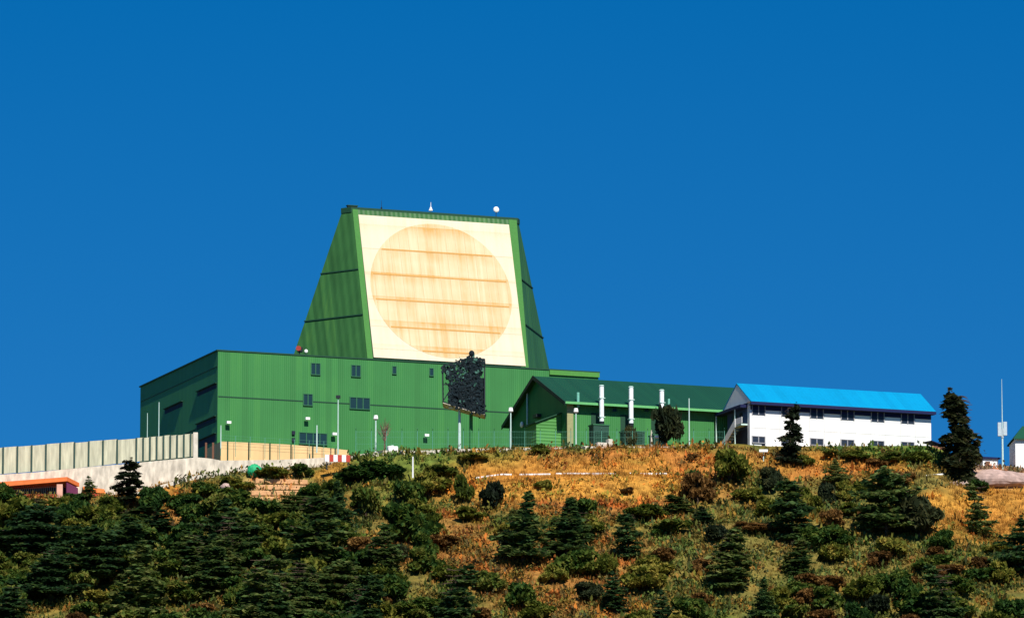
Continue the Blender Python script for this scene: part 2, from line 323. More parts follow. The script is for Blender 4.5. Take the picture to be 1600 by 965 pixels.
for (x0, x1, yc, h) in ((309, 339, 609, .75), (258, 286, 637, .8), (308, 338, 661, .9), (309, 338, 689, 1.2)):
    a = fm.side(x0, yc + (x1 - x0) * .237); b = fm.side(x1, yc - (x1 - x0) * .237); z = (a.z + b.z) / 2
    MB().box(-.075, -.063, max(.3, b.y), a.y, z - h / 2, z + h / 2).build('strip_window', M['dark'], root)
    MB().box(-.35, -.064, max(.2, b.y - .1), a.y + .1, z + h / 2 + .002, z + h / 2 + .12).build('window_hood', M['seam'], root)
for (px, py) in ((355, 662), (478, 656), (520, 680), (664, 682)):
    a = fm.front(px, py); l = MB().tube((a.x, -.02, a.z - .1), (a.x, -.7, a.z), .06).box(a.x - .35, a.x + .35, -1.0, -.5, a.z - .05, a.z + .35)
    l.build('wall_floodlight', M['lamp'], root)
# tower : front slope, two canted sides, sloping back
TILT = R(17.5)
nF = (0, math.cos(TILT), -math.sin(TILT)); pF = (0, .35, top_w)
def tf(px, py): return fm.hit(px, py, pF, nF)
zt = tf(556, 327).z
BL = Vector((tf(574, 560).x, 0, top_w)); BR = Vector((tf(826, 576).x, 0, top_w))
BL.y = BR.y = .35
run = (zt - top_w) * math.tan(TILT)
TL = Vector((tf(551, 328).x, .35 + run, zt)); TR = Vector((tf(807, 344).x, .35 + run, zt))
def run_to(p, ang, px):    # walk horizontally from p (ang in the world plan) until the photo column px
    d = Vector((math.cos(ang - A), math.sin(ang - A), 0)); lo, hi = 0, 60
    f = lambda t: proj(*fm.wld(p + d * t))[0] - px
    s = 1 if f(0) < 0 else -1
    for _ in range(40):
        m = (lo + hi) / 2
        if f(m) * s < 0: lo = m
        else: hi = m
    return p + d * lo
L2b = run_to(BL, math.pi - R(36), 450); L2t = run_to(TL, math.pi - R(36), 535)
R2b = run_to(BR, R(78), 865); R2t = run_to(TR, R(78), 810)
tower = empty('radar_tower', (0, 0, 0)); tower.parent = root
def slab(name, pts, mat, th=.05, parent=root):
    pts = [Vector(p) for p in pts]; n = (pts[1] - pts[0]).cross(pts[2] - pts[0]).normalized() * th
    return MB().prism([p for p in pts], [p - n for p in pts]).build(name, mat, parent)
bpy.data.objects.remove(tower)
tb = MB()
lo = [BL, BR, R2b, L2b]; hi = [TL, TR, R2t, L2t]
tb.prism([p + Vector((0, 0, -.4)) for p in lo], hi); tower = tb.build('tower', M['tower'], root)
tfr = MB()
tfl = MB()
tfl.prism([BL + Vector((-.02, -.02, .1)), BL + Vector((.9, -.02, .1)), BL + Vector((.9, .1, .1)), BL + Vector((-.02, .1, .1))], [TL + Vector((-.02, -.02, 0)), TL + Vector((.9, -.02, 0)), TL + Vector((.9, .1, 0)), TL + Vector((-.02, .1, 0))])
tfr.prism([BR + Vector((-1.3, -.02, .1)), BR + Vector((.02, -.02, .1)), BR + Vector((.02, .1, .1)), BR + Vector((-1.3, .1, .1))], [TR + Vector((-1.3, -.02, 0)), TR + Vector((.02, -.02, 0)), TR + Vector((.02, .1, 0)), TR + Vector((-1.3, .1, 0))])
te_ = flat('tower_edge_green', (.05, .19, .035)); tfr.build('corner_trim', te_, tower); tfl.build('corner_trim', te_, tower)
cap = MB().prism([p + (p - sum(hi, Vector()) / 4).normalized() * .25 + Vector((0, 0, -.5)) for p in hi], [p + (p - sum(hi, Vector()) / 4).normalized() * .25 + Vector((0, 0, .35)) for p in hi]).build('roof_cap', M['dtrim'], tower)
# joints across the two canted sides
def face_line(b0, b1, t0, t1, f, name='cladding_joint'):
    a = b0.lerp(t0, f); b = b1.lerp(t1, f); n = ((b1 - b0).cross(t0 - b0)).normalized()
    if n.dot(Vector(((b0 + b1) / 2 - (BR + L2b) / 2))) < 0: n = -n
    MB().bar(a + n * .03, b + n * .03, .13).build(name, M['seam'], tower)
for f in (.30, .60): face_line(BL, L2b, TL, L2t, f); face_line(BR, R2b, TR, R2t, f)
# array panel on the front slope, in a frame of its own: x along, z up the slope
c0 = tf(580, 558.5); c1 = tf(811, 572); c2 = tf(804, 350.5); c3 = tf(563, 338.5)
x0 = (c0.x + c3.x) / 2; x1 = (c1.x + c2.x) / 2
sl_of = lambda p: (p.z - top_w) / math.cos(TILT)
z0 = (sl_of(c0) + sl_of(c1)) / 2; z1 = (sl_of(c2) + sl_of(c3)) / 2
pr = empty('array_panel_mount', (0, .35, top_w)); bpy.data.objects.remove(pr)
def on_slope(o):
    o.parent = tower; o.location = (0, .35, top_w); o.rotation_euler = (-TILT, 0, 0); return o
cc = tf(689, 455); cr = (tf(798, 460).x - tf(579, 452).x) / 2; ccz = sl_of(cc); ccx = (tf(798, 460).x + tf(579, 452).x) / 2
seam_z = [sl_of(tf(689, y)) for y in (396, 435, 474, 516)]
OFFS = 4.3 - (seam_z[0] % 4.3) - .0
OFFS = (4.3 * .975 - seam_z[0]) % 4.3
panel = on_slope(MB().box(x0, x1, -.22, -.03, z0, z1).build('array_panel', array_mat('array_panel_paint', (.65, .59, .44), (.60, .42, .21), .42)))
k = 72
ring = lambda y, r: [(ccx + r * math.cos(t * 2 * math.pi / k), y, ccz + r * math.sin(t * 2 * math.pi / k)) for t in range(k)]
disc = on_slope(MB().prism(ring(-.245, cr), ring(-.223, cr)).build('array_disc', array_mat('array_disc_paint', (.64, .545, .345), (.52, .29, .08), .78)))
for z in seam_z + [seam_z[-1] - 4.0]:
    h = math.sqrt(max(.1, cr * cr - (z - ccz) ** 2)) - .4
    j = on_slope(MB().box(ccx - h, ccx + h, -.275, -.248, z - .13, z + .13).build('panel_joint', flat('rusty_joint', (.52, .27, .07))))
    j2 = on_slope(MB().box(x0 + .1, x1 - .1, -.24, -.222, z - .04, z + .04).build('panel_joint', flat('faint_joint', (.60, .50, .33))))
for kx in range(1, 16):
    x = x0 + (x1 - x0) * kx / 16; hh = math.sqrt(max(0, cr * cr - (x - ccx) ** 2)) - .1
    if hh > 1: on_slope(MB().box(x - .03, x + .03, -.262, -.248, max(z0, ccz - hh), min(z1, ccz + hh)).build('panel_joint', flat('pale_joint', (.50, .37, .20))))

# things on the roofs
def roof_thing(px, Yv, label, name, cat, builder, base):
    p = fm.wld(base); e = empty(name, p, A, label, cat); builder(e); return e
def dish(e, s=1):
    MB().tube((0, 0, 0), (0, 0, .9 * s), .06).build('mast', M['dsteel'], e)
    MB().ball((0, -.1, 1.2 * s), .5 * s, .25 * s, .5 * s).build('dish', M['lamp'], e)
pt = lambda f, back=.4: TL.lerp(TR, f) + Vector((0, back, .35))
dish(empty('roof_antenna', fm.wld(pt(.88)), A, 'white round antenna on the right end of the radar tower roof', 'antenna'), 1.0)
e = empty('roof_antenna', fm.wld(pt(.48)), A, 'small pale pointed antenna at the middle of the radar tower roof', 'antenna')
MB().tube((0, 0, 0), (0, 0, 1.7), .09, .03).build('mast', M['lamp'], e); MB().tube((0, 0, .3), (0, 0, .9), .35, .12).build('cone', M['lamp'], e)
e = empty('roof_antenna', fm.wld(pt(.18)), A, 'thin dark whip antenna near the left end of the tower roof', 'antenna')
MB().tube((0, 0, 0), (0, 0, 1.5), .05, .02).build('whip', M['dsteel'], e); MB().tube((0, 0, 0), (0, 0, .35), .14).build('base', M['dsteel'], e)
e = empty('roof_vent', fm.wld(TL + Vector((.2, .8, .35))), A, 'low dark vent on the left corner of the tower roof', 'vent')
MB().box(-.8, .8, -.3, .3, 0, .25).build('housing', M['dsteel'], e); MB().box(-.9, .9, -.4, .4, .252, .4).build('hood', M['dtrim'], e)
g = fm.hit(468, 553, (0, 1.0, 0), (0, 1, 0)); g.z = top_w + .22
e = empty('red_siren', fm.wld(g), A, 'red round siren horn on the low roof beside the tower foot', 'siren')
MB().tube((0, 0, 0), (0, 0, .7), .09).build('stand', M['dsteel'], e); MB().tube((-.15, .1, 1.0), (-.35, -.5, 1.05), .2, .42, 12).build('horn', flat('siren_red', (.28, .03, .02)), e); MB().box(-.2, .55, -.1, .6, .55, 1.35).build('motor', M['dsteel'], e, .08)
g2 = fm.hit(478, 553, (0, 1.0, 0), (0, 1, 0)); g2.z = top_w + .22
dish(empty('roof_camera', fm.wld(g2), A, 'small white dish on the low roof right of the red siren', 'dish'), .6)

# ------------------------------------------------------------------ gabled green hall with flues
O2 = P(887, 706, 984); fg = Frame(O2, A)
hall = empty('gabled_hall', O2, A, 'low green gabled hall with a dark roof and white flues, beside the radar building', 'hall')
W2 = fg.side(797, 655).y; OV = 1.3
eave = fg.front(905, 629, -OV).z; rid = fg.hit(838, 587, (-.5, 0, 0), (1, 0, 0)); RV = W2 / 2; rz_ = fg.hit(838, 587, (-.5, 0, 0), (1, 0, 0)).z
U2 = fg.front(1192, 640).x; wall_top = eave + (rz_ - eave) * OV / (RV + OV) - .25
MB().box(0, U2, 0, W2, -3, wall_top).build('wall', M['green'], hall)
gb = MB().prism([(-.05, .01, -3), (-.05, W2 - .01, -3), (-.05, W2 - .01, wall_top), (-.05, RV, rz_ - .25), (-.05, .01, wall_top)], [(0.3, .01, -3), (0.3, W2 - .01, -3), (0.3, W2 - .01, wall_top), (0.3, RV, rz_ - .25), (0.3, .01, wall_top)])
gb.build('gable_wall', cladding('gable_cladding', (.03, .17, .05), 1), hall)
t = .28
rf = MB()
for s_ in (1, -1):
    v0 = RV - s_ * (RV + OV); a = [(-.9, v0, eave), (-.9, RV, rz_), (-.9, RV, rz_ - t), (-.9, v0, eave - t)]; rf.prism(a, [(U2 + .6, q[1], q[2]) for q in a])
roof = rf.build('roof', M['roofg'], hall)
rk = MB()
for s_ in (1, -1):
    v0 = RV - s_ * (RV + OV); a = [(-1.0, v0, eave + .1), (-1.0, RV, rz_ + .1), (-1.0, RV, rz_ - .55), (-1.0, v0, eave - .55)]; rk.prism(a, [(-.903, q[1], q[2]) for q in a])
rk.build('rake_board', flat('rake_dark', (.006, .022, .018)), roof)
MB().box(-.9, U2 + .6, -OV - .16, -OV - .01, eave - .25, eave + .12).build('gutter', flat('gutter_green', (.12, .40, .14)), roof)
MB().box(-.12, .9, -.12, -.003, -3, wall_top - .1).build('corner_panel', M['tan'], hall)
# lean-to annex against the gable, its front in the sun
av = fg.side(877, 690).y; a = fg.hit(877, 646, (0, av, 0), (0, 1, 0)); b = fg.hit(838, 660, (0, av, 0), (0, 1, 0))
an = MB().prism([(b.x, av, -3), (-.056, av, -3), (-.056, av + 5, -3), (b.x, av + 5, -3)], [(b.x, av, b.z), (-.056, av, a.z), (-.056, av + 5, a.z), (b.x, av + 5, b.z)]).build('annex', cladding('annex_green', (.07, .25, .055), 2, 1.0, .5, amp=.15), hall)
MB().prism([(b.x - .3, av - .35, b.z - .07), (-.056, av - .35, a.z + .01), (-.056, av + 5.2, a.z + .01), (b.x - .3, av + 5.2, b.z - .07)], [(b.x - .3, av - .35, b.z + .12), (-.056, av - .35, a.z + .2), (-.056, av + 5.2, a.z + .2), (b.x - .3, av + 5.2, b.z + .12)]).build('annex_roof', M['dtrim'], an)
for (px, r_, mat, top) in ((826, .13, M['steel'], 614), (801, .10, M['steel'], 652)):
    q = fg.side(px, top); MB().tube((-.25, q.y, -2), (-.25, q.y, q.z), r_).build('downpipe', mat, hall)
q = fg.side(843, 650); MB().box(-.9, -.06, q.y - .9, q.y + .7, q.z - .25, q.z + .25).build('door_lamp', M['dsteel'], hall)
q = fg.side(818, 663); MB().ball((-.3, q.y, q.z), .25, .5, .5).build('wall_lamp', M['lamp'], hall)
for (px, t0, t1, rr) in ((940, 603, 658, .36), (986, 605, 661, .36), (1034, 610, 665, .36), (908, 611, 629, .22), (1050, 621, 640, .18)):
    a = fg.front(px, t0, -OV - .7); b = fg.front(px, t1, -OV - .7)
    if rr > .3:
        f = MB().tube((a.x, a.y, b.z), (a.x, a.y, a.z), rr, rr, 12).build('flue', M['stack'], hall)
        MB().tube((a.x, a.y, a.z + .004), (a.x, a.y, a.z + .16), rr * 1.25, rr * .9, 12).build('flue_cap', M['steel'], f)
        MB().tube((a.x, a.y, b.z - 2.6), (a.x, a.y, b.z - .004), .30, .40, 12).build('flue_base', M['dsteel'], f)
        for zz in (b.z + .6, (a.z + b.z) / 2 + .8): MB().box(a.x - .44, a.x + .44, a.y - .42, a.y + .42, zz, zz + .12).build('flue_bracket', M['steel'], f)
        MB().box(a.x - 1.0, a.x + 1.0, -.06, -.003, b.z - 3, b.z + 1.6).build('louvre', M['seam'], hall)
    else: MB().tube((a.x, -OV + .6, b.z - .5), (a.x, -OV + .6, a.z), rr).build('roof_vent', flat('vent_green', (.16, .44, .34)), hall)
for px in (960, 1010, 1070): window_f(fg, hall, px, 640, 6, 5, 0, 0, M['frame'], M['glass'], False)
for (px, hh, wp, lab) in ((936, 3.6, 26, 'dark generator cabinet under the left white flue of the gabled hall'), (988, 2.9, 34, 'wide dark generator cabinet under the middle white flue of the hall'), (1028, 2.5, 22, 'small dark cabinet behind the round tree by the hall')):
    q = fg.front(px, 706, -4.6); e = empty('generator_cabinet', fg.wld((q.x, -4.6, 0.2)), A, lab, 'cabinet', 'generator cabinets in front of the hall'); wv = wp * .05
    MB().box(-wv, wv, -1, 1, .15, hh - .2).build('housing', flat('cabinet_dark', (.02, .065, .045)), e, .05)
    MB().box(-wv - .1, wv + .1, -1.1, 1.1, hh - .198, hh).build('lid', M['frame'], e)
    gl = MB()
    for i in range(8): gl.box(-wv * .8, wv * .8, -1.07, -1.002, .5 + i * .26, .62 + i * .26)
    gl.build('grille', M['seam'], e); MB().box(-wv + .05, wv - .05, -.9, .9, -1, .148).build('plinth', M['conc'], e)

# ------------------------------------------------------------------ white barracks block with blue roof
O3 = P(1173, 704, 982); fw = Frame(O3, A)
house = empty('white_block', O3, A, 'long two-storey white block with a bright blue roof and outside stair', 'building')
W3 = 9.2; U3 = fw.front(1455, 690).x; OE = 1.15
ev = fw.front(1175, 626, -OE).z; rr3 = fw.hit(1160, 598.5, (-1.0, 0, 0), (1, 0, 0)); RV3 = W3 / 2; rz3 = rr3.z
rz3 = fw.hit(1162, 599, (0, RV3, 0), (0, 1, 0)).z
wt3 = ev + (rz3 - ev) * OE / (RV3 + OE) - .3
MB().box(0, U3, 0, W3, -3, wt3).build('wall', M['wpanel'], house)
rf = MB()
for s_ in (1, -1):
    v0 = RV3 - s_ * (RV3 + OE); a = [(-.4, v0, ev), (-.4, RV3, rz3), (-.4, RV3, rz3 - .2), (-.4, v0, ev - .2)]; rf.prism(a, [(U3 + .35, q[1], q[2]) for q in a])
roof3 = rf.build('roof', M['blue'], house)
MB().box(.004, U3 - .004, -.10, -.004, ev - 1.15, wt3 - .02).build('eave_shadow_band', M['navy'], house)  # eave shadow painted on the white wall as a navy band
MB().box(-.4, U3 + .35, -OE - .1, -OE - .01, ev - .52, ev - .06).build('fascia', M['navy'], roof3)
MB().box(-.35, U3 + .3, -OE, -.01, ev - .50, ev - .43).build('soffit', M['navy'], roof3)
MB().prism([(-.36, -.9, ev - .05), (-.36, W3 + .9, ev - .05), (-.36, RV3, rz3 - .25)], [(-.06, -.9, ev - .05), (-.06, W3 + .9, ev - .05), (-.06, RV3, rz3 - .25)]).build('gable_triangle', M['white'], house)
MB().box(-1.3, -.01, .9, W3 + 2.2, ev - .75, ev - .30).build('awning', M['navy'], house)
MB().box(-.12, -.004, .02, .95, -3, ev - .302).build('corner_pilaster', M['white'], house)
for pv in (3.4, W3 + 1.8): MB().box(-1.25, -1.1, pv, pv + .15, -3, ev - .752).build('porch_post', M['steel'], house)
MB().box(-.055, -.003, .97, W3 - .02, -2, wt3 - .1).build('end_wall', flat('end_wall_shade_blue', (.03, .05, .12)), house)  # shade of the recessed end wall put into its colour as dark blue
midz = fw.front(1180, 662).z
MB().box(-1.2, -.06, .97, 3.6, midz - .12, midz + .12).build('landing', M['steel'], house)
MB().box(-1.28, -1.2, .46, 3.6, midz + .15, midz + 1.1).build('landing_parapet', M['white'], house)
st = MB(); n_ = 12
for i in range(n_):
    v = 3.6 + i * .62; z = midz - i * (midz + .2) / n_; st.box(-1.2, -.3, v, v + .62, z - .25, z)
st.build('stair', M['steel'], house)
v1 = 3.6 + n_ * .62
MB().prism([(-1.37, 3.0, midz - .2), (-1.37, v1, -.4), (-1.37, v1, .9), (-1.37, 3.0, midz + 1.15)], [(-1.29, 3.0, midz - .2), (-1.29, v1, -.4), (-1.29, v1, .9), (-1.29, 3.0, midz + 1.15)]).build('stair_side', M['white'], house)
MB().box(-.09, -.058, 3, 4.2, midz + .15, midz + 2.2).build('door', M['dark'], house); MB().box(-.09, -.058, 5.2, 7.2, midz + 1, midz + 2.2).build('window', M['glass'], house)
MB().box(-.09, -.058, 1, 8, -.5, midz - .6).build('dark_doorway', M['dark'], house)
gw = glassy('dark_glass', (.02, .03, .05))
for px in (1185, 1231, 1276, 1324, 1371, 1418):
    sh = (px - 1185) * .058
    for (yy, h) in ((640, 15), (686, 9)):
        g = window_f(fw, house, px, yy + sh * (1 if yy < 660 else .65), 19, h, 0, 1, flat('grey_window_frame', (.30, .30, .32)), gw, yy > 660)
        if yy > 660 and px == 1185: MB().box(fw.front(1190, 690).x, fw.front(1195, 690).x, -.09, -.065, -2, fw.front(1190, 690).z).build('wall_hatch', M['dark'], g)
jn = MB()
for px in (1195.5, 1218, 1243, 1265, 1288, 1312.5, 1336, 1359.5, 1383, 1407, 1430):
    u = fw.front(px, 660).x; jn.box(u - .035, u + .035, -.03, -.003, -3, wt3 - .05)
jn.build('panel_joint', flat('joint_grey', (.52, .52, .50)), house)
zj = fw.front(1185, 668).z; MB().box(0.05, U3 - .05, -.032, -.0035, zj - .04, zj + .04).build('floor_joint', flat('joint_grey2', (.60, .60, .58)), house)

# ------------------------------------------------------------------ small buildings on the right
O4 = P(1587, 742, 978); e = empty('white_hut', O4, R(3), 'white hut with a dark green gable roof at the right edge', 'hut'); f4 = Frame(O4, R(3))
h4 = f4.front(1587, 685).z
MB().box(0, 9, 0, 7, -2, h4).build('wall', M['wpanel'], e)
rf = MB()
rf.prism([(-.3, -.6, h4 - .15), (9.3, -.6, h4 - .15), (9.3, -.6, h4 + .05), (-.3, -.6, h4 + .05)], [(1.6, 3.5, h4 + 2.3), (7.4, 3.5, h4 + 2.3), (7.4, 3.5, h4 + 2.5), (1.6, 3.5, h4 + 2.5)])
rf.prism([(-.3, 7.6, h4 - .15), (-.3, 7.6, h4 + .05), (9.3, 7.6, h4 + .05), (9.3, 7.6, h4 - .15)], [(1.6, 3.52, h4 + 2.3), (1.6, 3.52, h4 + 2.5), (7.4, 3.52, h4 + 2.5), (7.4, 3.52, h4 + 2.3)])
rf.prism([(-.3, -.6, h4), (-.3, 7.6, h4), (-.3, 7.6, h4 + .04), (-.3, -.6, h4 + .04)], [(1.6, 3.5, h4 + 2.42), (1.6, 3.52, h4 + 2.42), (1.6, 3.52, h4 + 2.46), (1.6, 3.5, h4 + 2.46)])
rf.build('roof', flat('hut_green', (.008, .07, .035)), e); g = MB().box(2, 3.2, -.05, -.003, 1.8, 3.2).build('window', M['glass'], e)
O5 = P(1536, 735, 976); e = empty('small_shed', O5, A, 'tiny white shed with a dark flat roof between the tall conifer and the antenna mast', 'shed')
MB().box(0, 2.6, 0, 2.2, -1, 1.9).build('wall', M['white'], e); MB().box(-.25, 2.85, -.35, 2.4, 1.902, 2.15).build('roof', M['navy'], e)
MB().box(.4, 1.2, -.04, -.003, 0, 1.5).build('door', M['brown'], e)
O6 = P(1456, 712, 984); e = empty('brown_lean_to', O6, A, 'low brown lean-to with a dark roof at the right end of the white block', 'lean-to')
MB().box(0, 2.2, 0, 3, -1.5, 1.6).build('wall', M['brown'], e)
MB().prism([(-.1, -.3, 2.3), (-.1, 3.2, 2.5), (-.1, 3.2, 2.62), (-.1, -.3, 2.42)], [(2.6, -.3, 1.5), (2.6, 3.2, 1.7), (2.6, 3.2, 1.82), (2.6, -.3, 1.62)]).build('roof', M['navy'], e)
for q in (.1, 1.1, 2.0): MB().box(q, q + .12, -.12, -.003, -1.5, 1.6).build('batten', M['wood'], e)
O7 = P(1567, 740, 975); h7 = P(1567, 592, 975).z - O7.z; hb = P(1567, 681, 975).z - O7.z
e = empty('antenna_mast', O7, 0, 'slender pale antenna mast with a white equipment head, right of the tall conifer', 'mast')
MB().tube((0, 0, -.5), (0, 0, hb + 1), .17, .12).build('pole', M['steel'], e); MB().tube((0, 0, hb + 1.003), (0, 0, h7), .08, .03).build('whip', M['steel'], e)
MB().box(-.7, -.15, -.3, .3, hb, hb + 2.1).box(.15, .7, -.3, .3, hb + .1, hb + 2.2).tube((0, 0, hb - .3), (0, 0, hb + 1.2), .2, .4).build('equipment_head', flat('equipment_grey', (.42, .50, .54)), e)

# ------------------------------------------------------------------ walls and fences along the crest
def ribbon(name, tops, bots, Y, th, mat, parent=None):
    """a wall following the crest: photo points of its top and foot at depth Y"""
    T_ = [P(a, b, Y) for a, b in tops]; mb = MB()
    B_ = [P(a, np.interp(a, [q[0] for q in bots], [q[1] for q in bots]), Y) for a, _ in tops]
    for i in range(len(T_) - 1):
        d = Vector((0, th, 0)); mb.prism([B_[i], B_[i + 1], B_[i + 1] + d, B_[i] + d], [T_[i], T_[i + 1], T_[i + 1] + d, T_[i] + d])
    return mb.build(name, mat, parent)
RT = [(-120, 752), (0, 741), (60, 737), (100, 733), (150, 728), (200, 724), (250, 719), (308, 714), (330, 716), (345, 719), (430, 718), (480, 716), (545, 712), (600, 703.5)]
rw = ribbon('retaining_wall', RT, [(-120, 800), (0, 790), (200, 785), (300, 770), (400, 756), (500, 745), (600, 722)], 979, .5, M['conc'])
tag(rw, 'rough pale concrete retaining wall under the panelled fence, running right past the cream wall', 'wall')
kb = ribbon('crest_kerb', [(601, 703.2), (660, 703.5), (720, 701), (800, 700), (900, 698), (960, 697), (1040, 697), (1140, 696)], [(600, 722), (1140, 712)], 974.5, .4, M['kerb'])
tag(kb, 'long low pale kerb along the crest in front of the green hall', 'kerb')
# cream wall
cw = empty('cream_wall', P(440, 712, 990), 0, 'cream-painted block wall with dark joints at the foot of the green building', 'wall')
co = Vector(cw.location)
def in_parent(mb, off):
    mb.v = [(v[0] - off.x, v[1] - off.y, v[2] - off.z) for v in mb.v]; return mb
def seg(pts, botdy, Y, th):
    mb = MB(); T_ = [P(a, b, Y) for a, b in pts]
    for i in range(len(T_) - 1):
        d = Vector((0, th, 0)); z = Vector((0, 0, -botdy)); mb.prism([T_[i] + z, T_[i + 1] + z, T_[i + 1] + z + d, T_[i] + z + d], [T_[i], T_[i + 1], T_[i + 1] + d, T_[i] + d])
    return mb
in_parent(seg([(345, 689), (400, 691.5), (450, 694), (500, 698), (545, 703)], 5, 990, .4), co).build('wall_panel', M['cream'], cw)
mb = MB(); a = P(345, 689, 990); b = P(313, 706, 1012)
mb.prism([a + Vector((0, 0, -6)), a + Vector((0, .4, -6)), b + Vector((0, .4, -6)), b + Vector((0, 0, -6))], [a, a + Vector((0, .4, 0)), b + Vector((0, .4, 0)), b])
in_parent(mb, co).build('return_wall', M['cream'], cw)
for px in (356, 389, 422, 455, 489, 524):
    y = np.interp(px, [345, 400, 450, 500, 545], [689, 691.5, 694, 698, 703]); p = P(px, y, 989.95)
    in_parent(MB().box(p.x - .09, p.x + .09, p.y - .1, p.y + .04, p.z - 4, p.z + .1), co).build('joint_post', M['seam'], cw)
for px in (322, 333): 
    p = P(px, 694, 985); in_parent(MB().box(p.x - .15, p.x + .15, p.y, p.y + .3, p.z - 3.2, p.z + .3), co).build('gate_post', M['brown'], cw)
# panelled fence : each sheet is a part between dark posts
fe = empty('panelled_fence', P(150, 730, 981), 0, 'pale sheet-panel fence with dark posts on the concrete retaining wall', 'fence'); fo = Vector(fe.location)
ftop = lambda x: np.interp(x, [-60, 0, 100, 200, 308], [706, 699, 692, 685, 676.5]); fbot = lambda x: np.interp(x, [-60, 0, 100, 200, 308], [748, 740, 733, 722, 712])
edges = list(np.arange(-40, 205, 22.3)) + list(np.arange(213, 309, 10.6)); rv = random.Random(3)
for i in range(len(edges) - 1):
    a, b = edges[i], edges[i + 1]; j = rv.uniform(-.8, .8)
    q = [P(a + 1, fbot(a), 981), P(b - 1, fbot(b), 981), P(b - 1, ftop(b) + j, 981), P(a + 1, ftop(a) + j, 981)]; th = Vector((0, .1, 0))
    in_parent(MB().prism([v for v in q], [v + th for v in q]), fo).build('fence_panel', M['fence'], fe)
for x in edges:
    a = P(x, fbot(x) + 2, 980.9); b = P(x, ftop(x) - .5, 980.9); in_parent(MB().box(a.x - .13, a.x + .13, a.y - .12, a.y - .01, a.z, b.z), fo).build('fence_post', M['post'], fe)
q = [P(302, 716, 980.6), P(309, 716, 980.6), P(309, 675, 980.6), P(302, 675, 980.6)]
in_parent(MB().prism(q, [v + Vector((0, .9, 0)) for v in q]), fo).build('end_pillar', M['kerb'], fe)
# curved kerb and road on the left
def strip_on_ground(name, pts, wid, hgt, mat, kind=None):
    G = [Vector(p) for p in pts]; mb = MB()
    for i in range(len(G) - 1):
        a, b = G[i], G[i + 1]; n = Vector((-(b - a).y, (b - a).x, 0)).normalized() * wid
        mb.prism([a - Vector((0, 0, .3)), b - Vector((0, 0, .3)), b + n - Vector((0, 0, .3)), a + n - Vector((0, 0, .3))], [a + Vector((0, 0, hgt)), b + Vector((0, 0, hgt)), b + n + Vector((0, 0, hgt)), a + n + Vector((0, 0, hgt))])
    return mb.build(name, mat)
kp = [ground_at(a, b, 930, 971) + Vector((0, 0, .1)) for a, b in ((196, 776), (198, 768), (208, 762), (225, 758), (250, 754), (280, 750), (310, 747), (335, 744))]
tag(strip_on_ground('road_kerb', kp, .35, .45, M['kerb']), 'white kerb curving along the road edge below the panelled fence', 'kerb')
vr = [(P(a, 760, 974).x, 972.6, np.interp(P(a, 760, 974).x, cx_, cz_)) for a in (-150, 0, 100, 200, 300, 400, 500)]
mb = MB()
for i in range(len(vr) - 1):
    a, b = Vector(vr[i]), Vector(vr[i + 1]); mb.quad(a + Vector((0, 0, .05)), b + Vector((0, 0, .05)), b + Vector((0, 3.5, .06)), a + Vector((0, 3.5, .06)))
tag(mb.build('road', M['asphalt']), kind='structure')
# drain kerb line across the bank
def line_kerb(pts, label, name='drain_kerb', wid=.3, h=.22, mat=M['white']):
    G = []
    for a, b in pts:
        p = P(a, b, 960); lo = None
        G.append(ground_at(a, b, 900, 971.5))
    tag(strip_on_ground(name, G, wid, h, mat), label, 'kerb', 'white drain kerbs across the slope')
line_kerb([(742, 748), (760, 745), (785, 743), (800, 743)], 'short white drain kerb above the two dark bushes')
line_kerb([(812, 743), (835, 742), (860, 741.5)], 'white drain kerb below the annex of the green hall')
line_kerb([(868, 741), (920, 741), (960, 741)], 'long white drain kerb on the orange bank below the left flue')
line_kerb([(984, 741), (1005, 741), (1042, 741)], 'white drain kerb on the orange bank below the round tree')
line_kerb([(1392, 744), (1410, 744), (1436, 744)], 'white drain kerb left of the tall conifer, upper piece')
line_kerb([(1446, 744), (1470, 742.5), (1478, 742)], 'white drain kerb touching the foot of the tall conifer')
# mesh security fence along the crest
sf = empty('mesh_fence', P(850, 700, 976), 0, 'thin steel mesh security fence along the crest before the green buildings', 'fence'); so = Vector(sf.location)
stl = flat('fence_wire', (.10, .30, .22)); wires = MB(); spx = list(range(556, 1140, 24))
for i, px in enumerate(spx):
    g0 = P(px, 704, 976); h = 3.1
    in_parent(MB().tube((g0.x, 976, g0.z - 1), (g0.x, 976, g0.z + h), .05, k=6).tube((g0.x, 976, g0.z + h), (g0.x, 975.6, g0.z + h + .4), .04, k=4), so).build('fence_post', stl, sf)
    if i < len(spx) - 1:
        g1 = P(spx[i + 1], 704, 976); n = 9
        for k_ in range(n):
            f = k_ / n; x = g0.x + (g1.x - g0.x) * f; wires.bar((x, 976.07, g0.z - .3), (x, 976.07, g0.z + h), .008)
        for hh in (.1, 1.1, 2.1, 3.0): wires.bar((g0.x, 976.09, g0.z + hh), (g1.x, 976.09, g1.z + hh), .014)
in_parent(wires, so).build('wire_mesh', stl, sf)
# same along the cream wall
sf2 = empty('mesh_fence', P(440, 700, 988), 0, 'thin wire fence with slim posts standing behind the cream wall joints', 'fence'); so = Vector(sf2.location)
wires = MB()
for px in range(345, 552, 23):
    g0 = P(px, np.interp(px, [345, 545], [692, 704]), 989); in_parent(MB().tube((g0.x, 989, g0.z - 2), (g0.x, 989, g0.z + 1.3), .04, k=6), so).build('fence_post', stl, sf2)
for hh in (.3, .8, 1.25): wires.bar(P(345, 692, 989) + Vector((0, .06, hh)), P(529, 703, 989) + Vector((0, .06, hh)), .012)
in_parent(wires, so).build('wire_strand', stl, sf2)

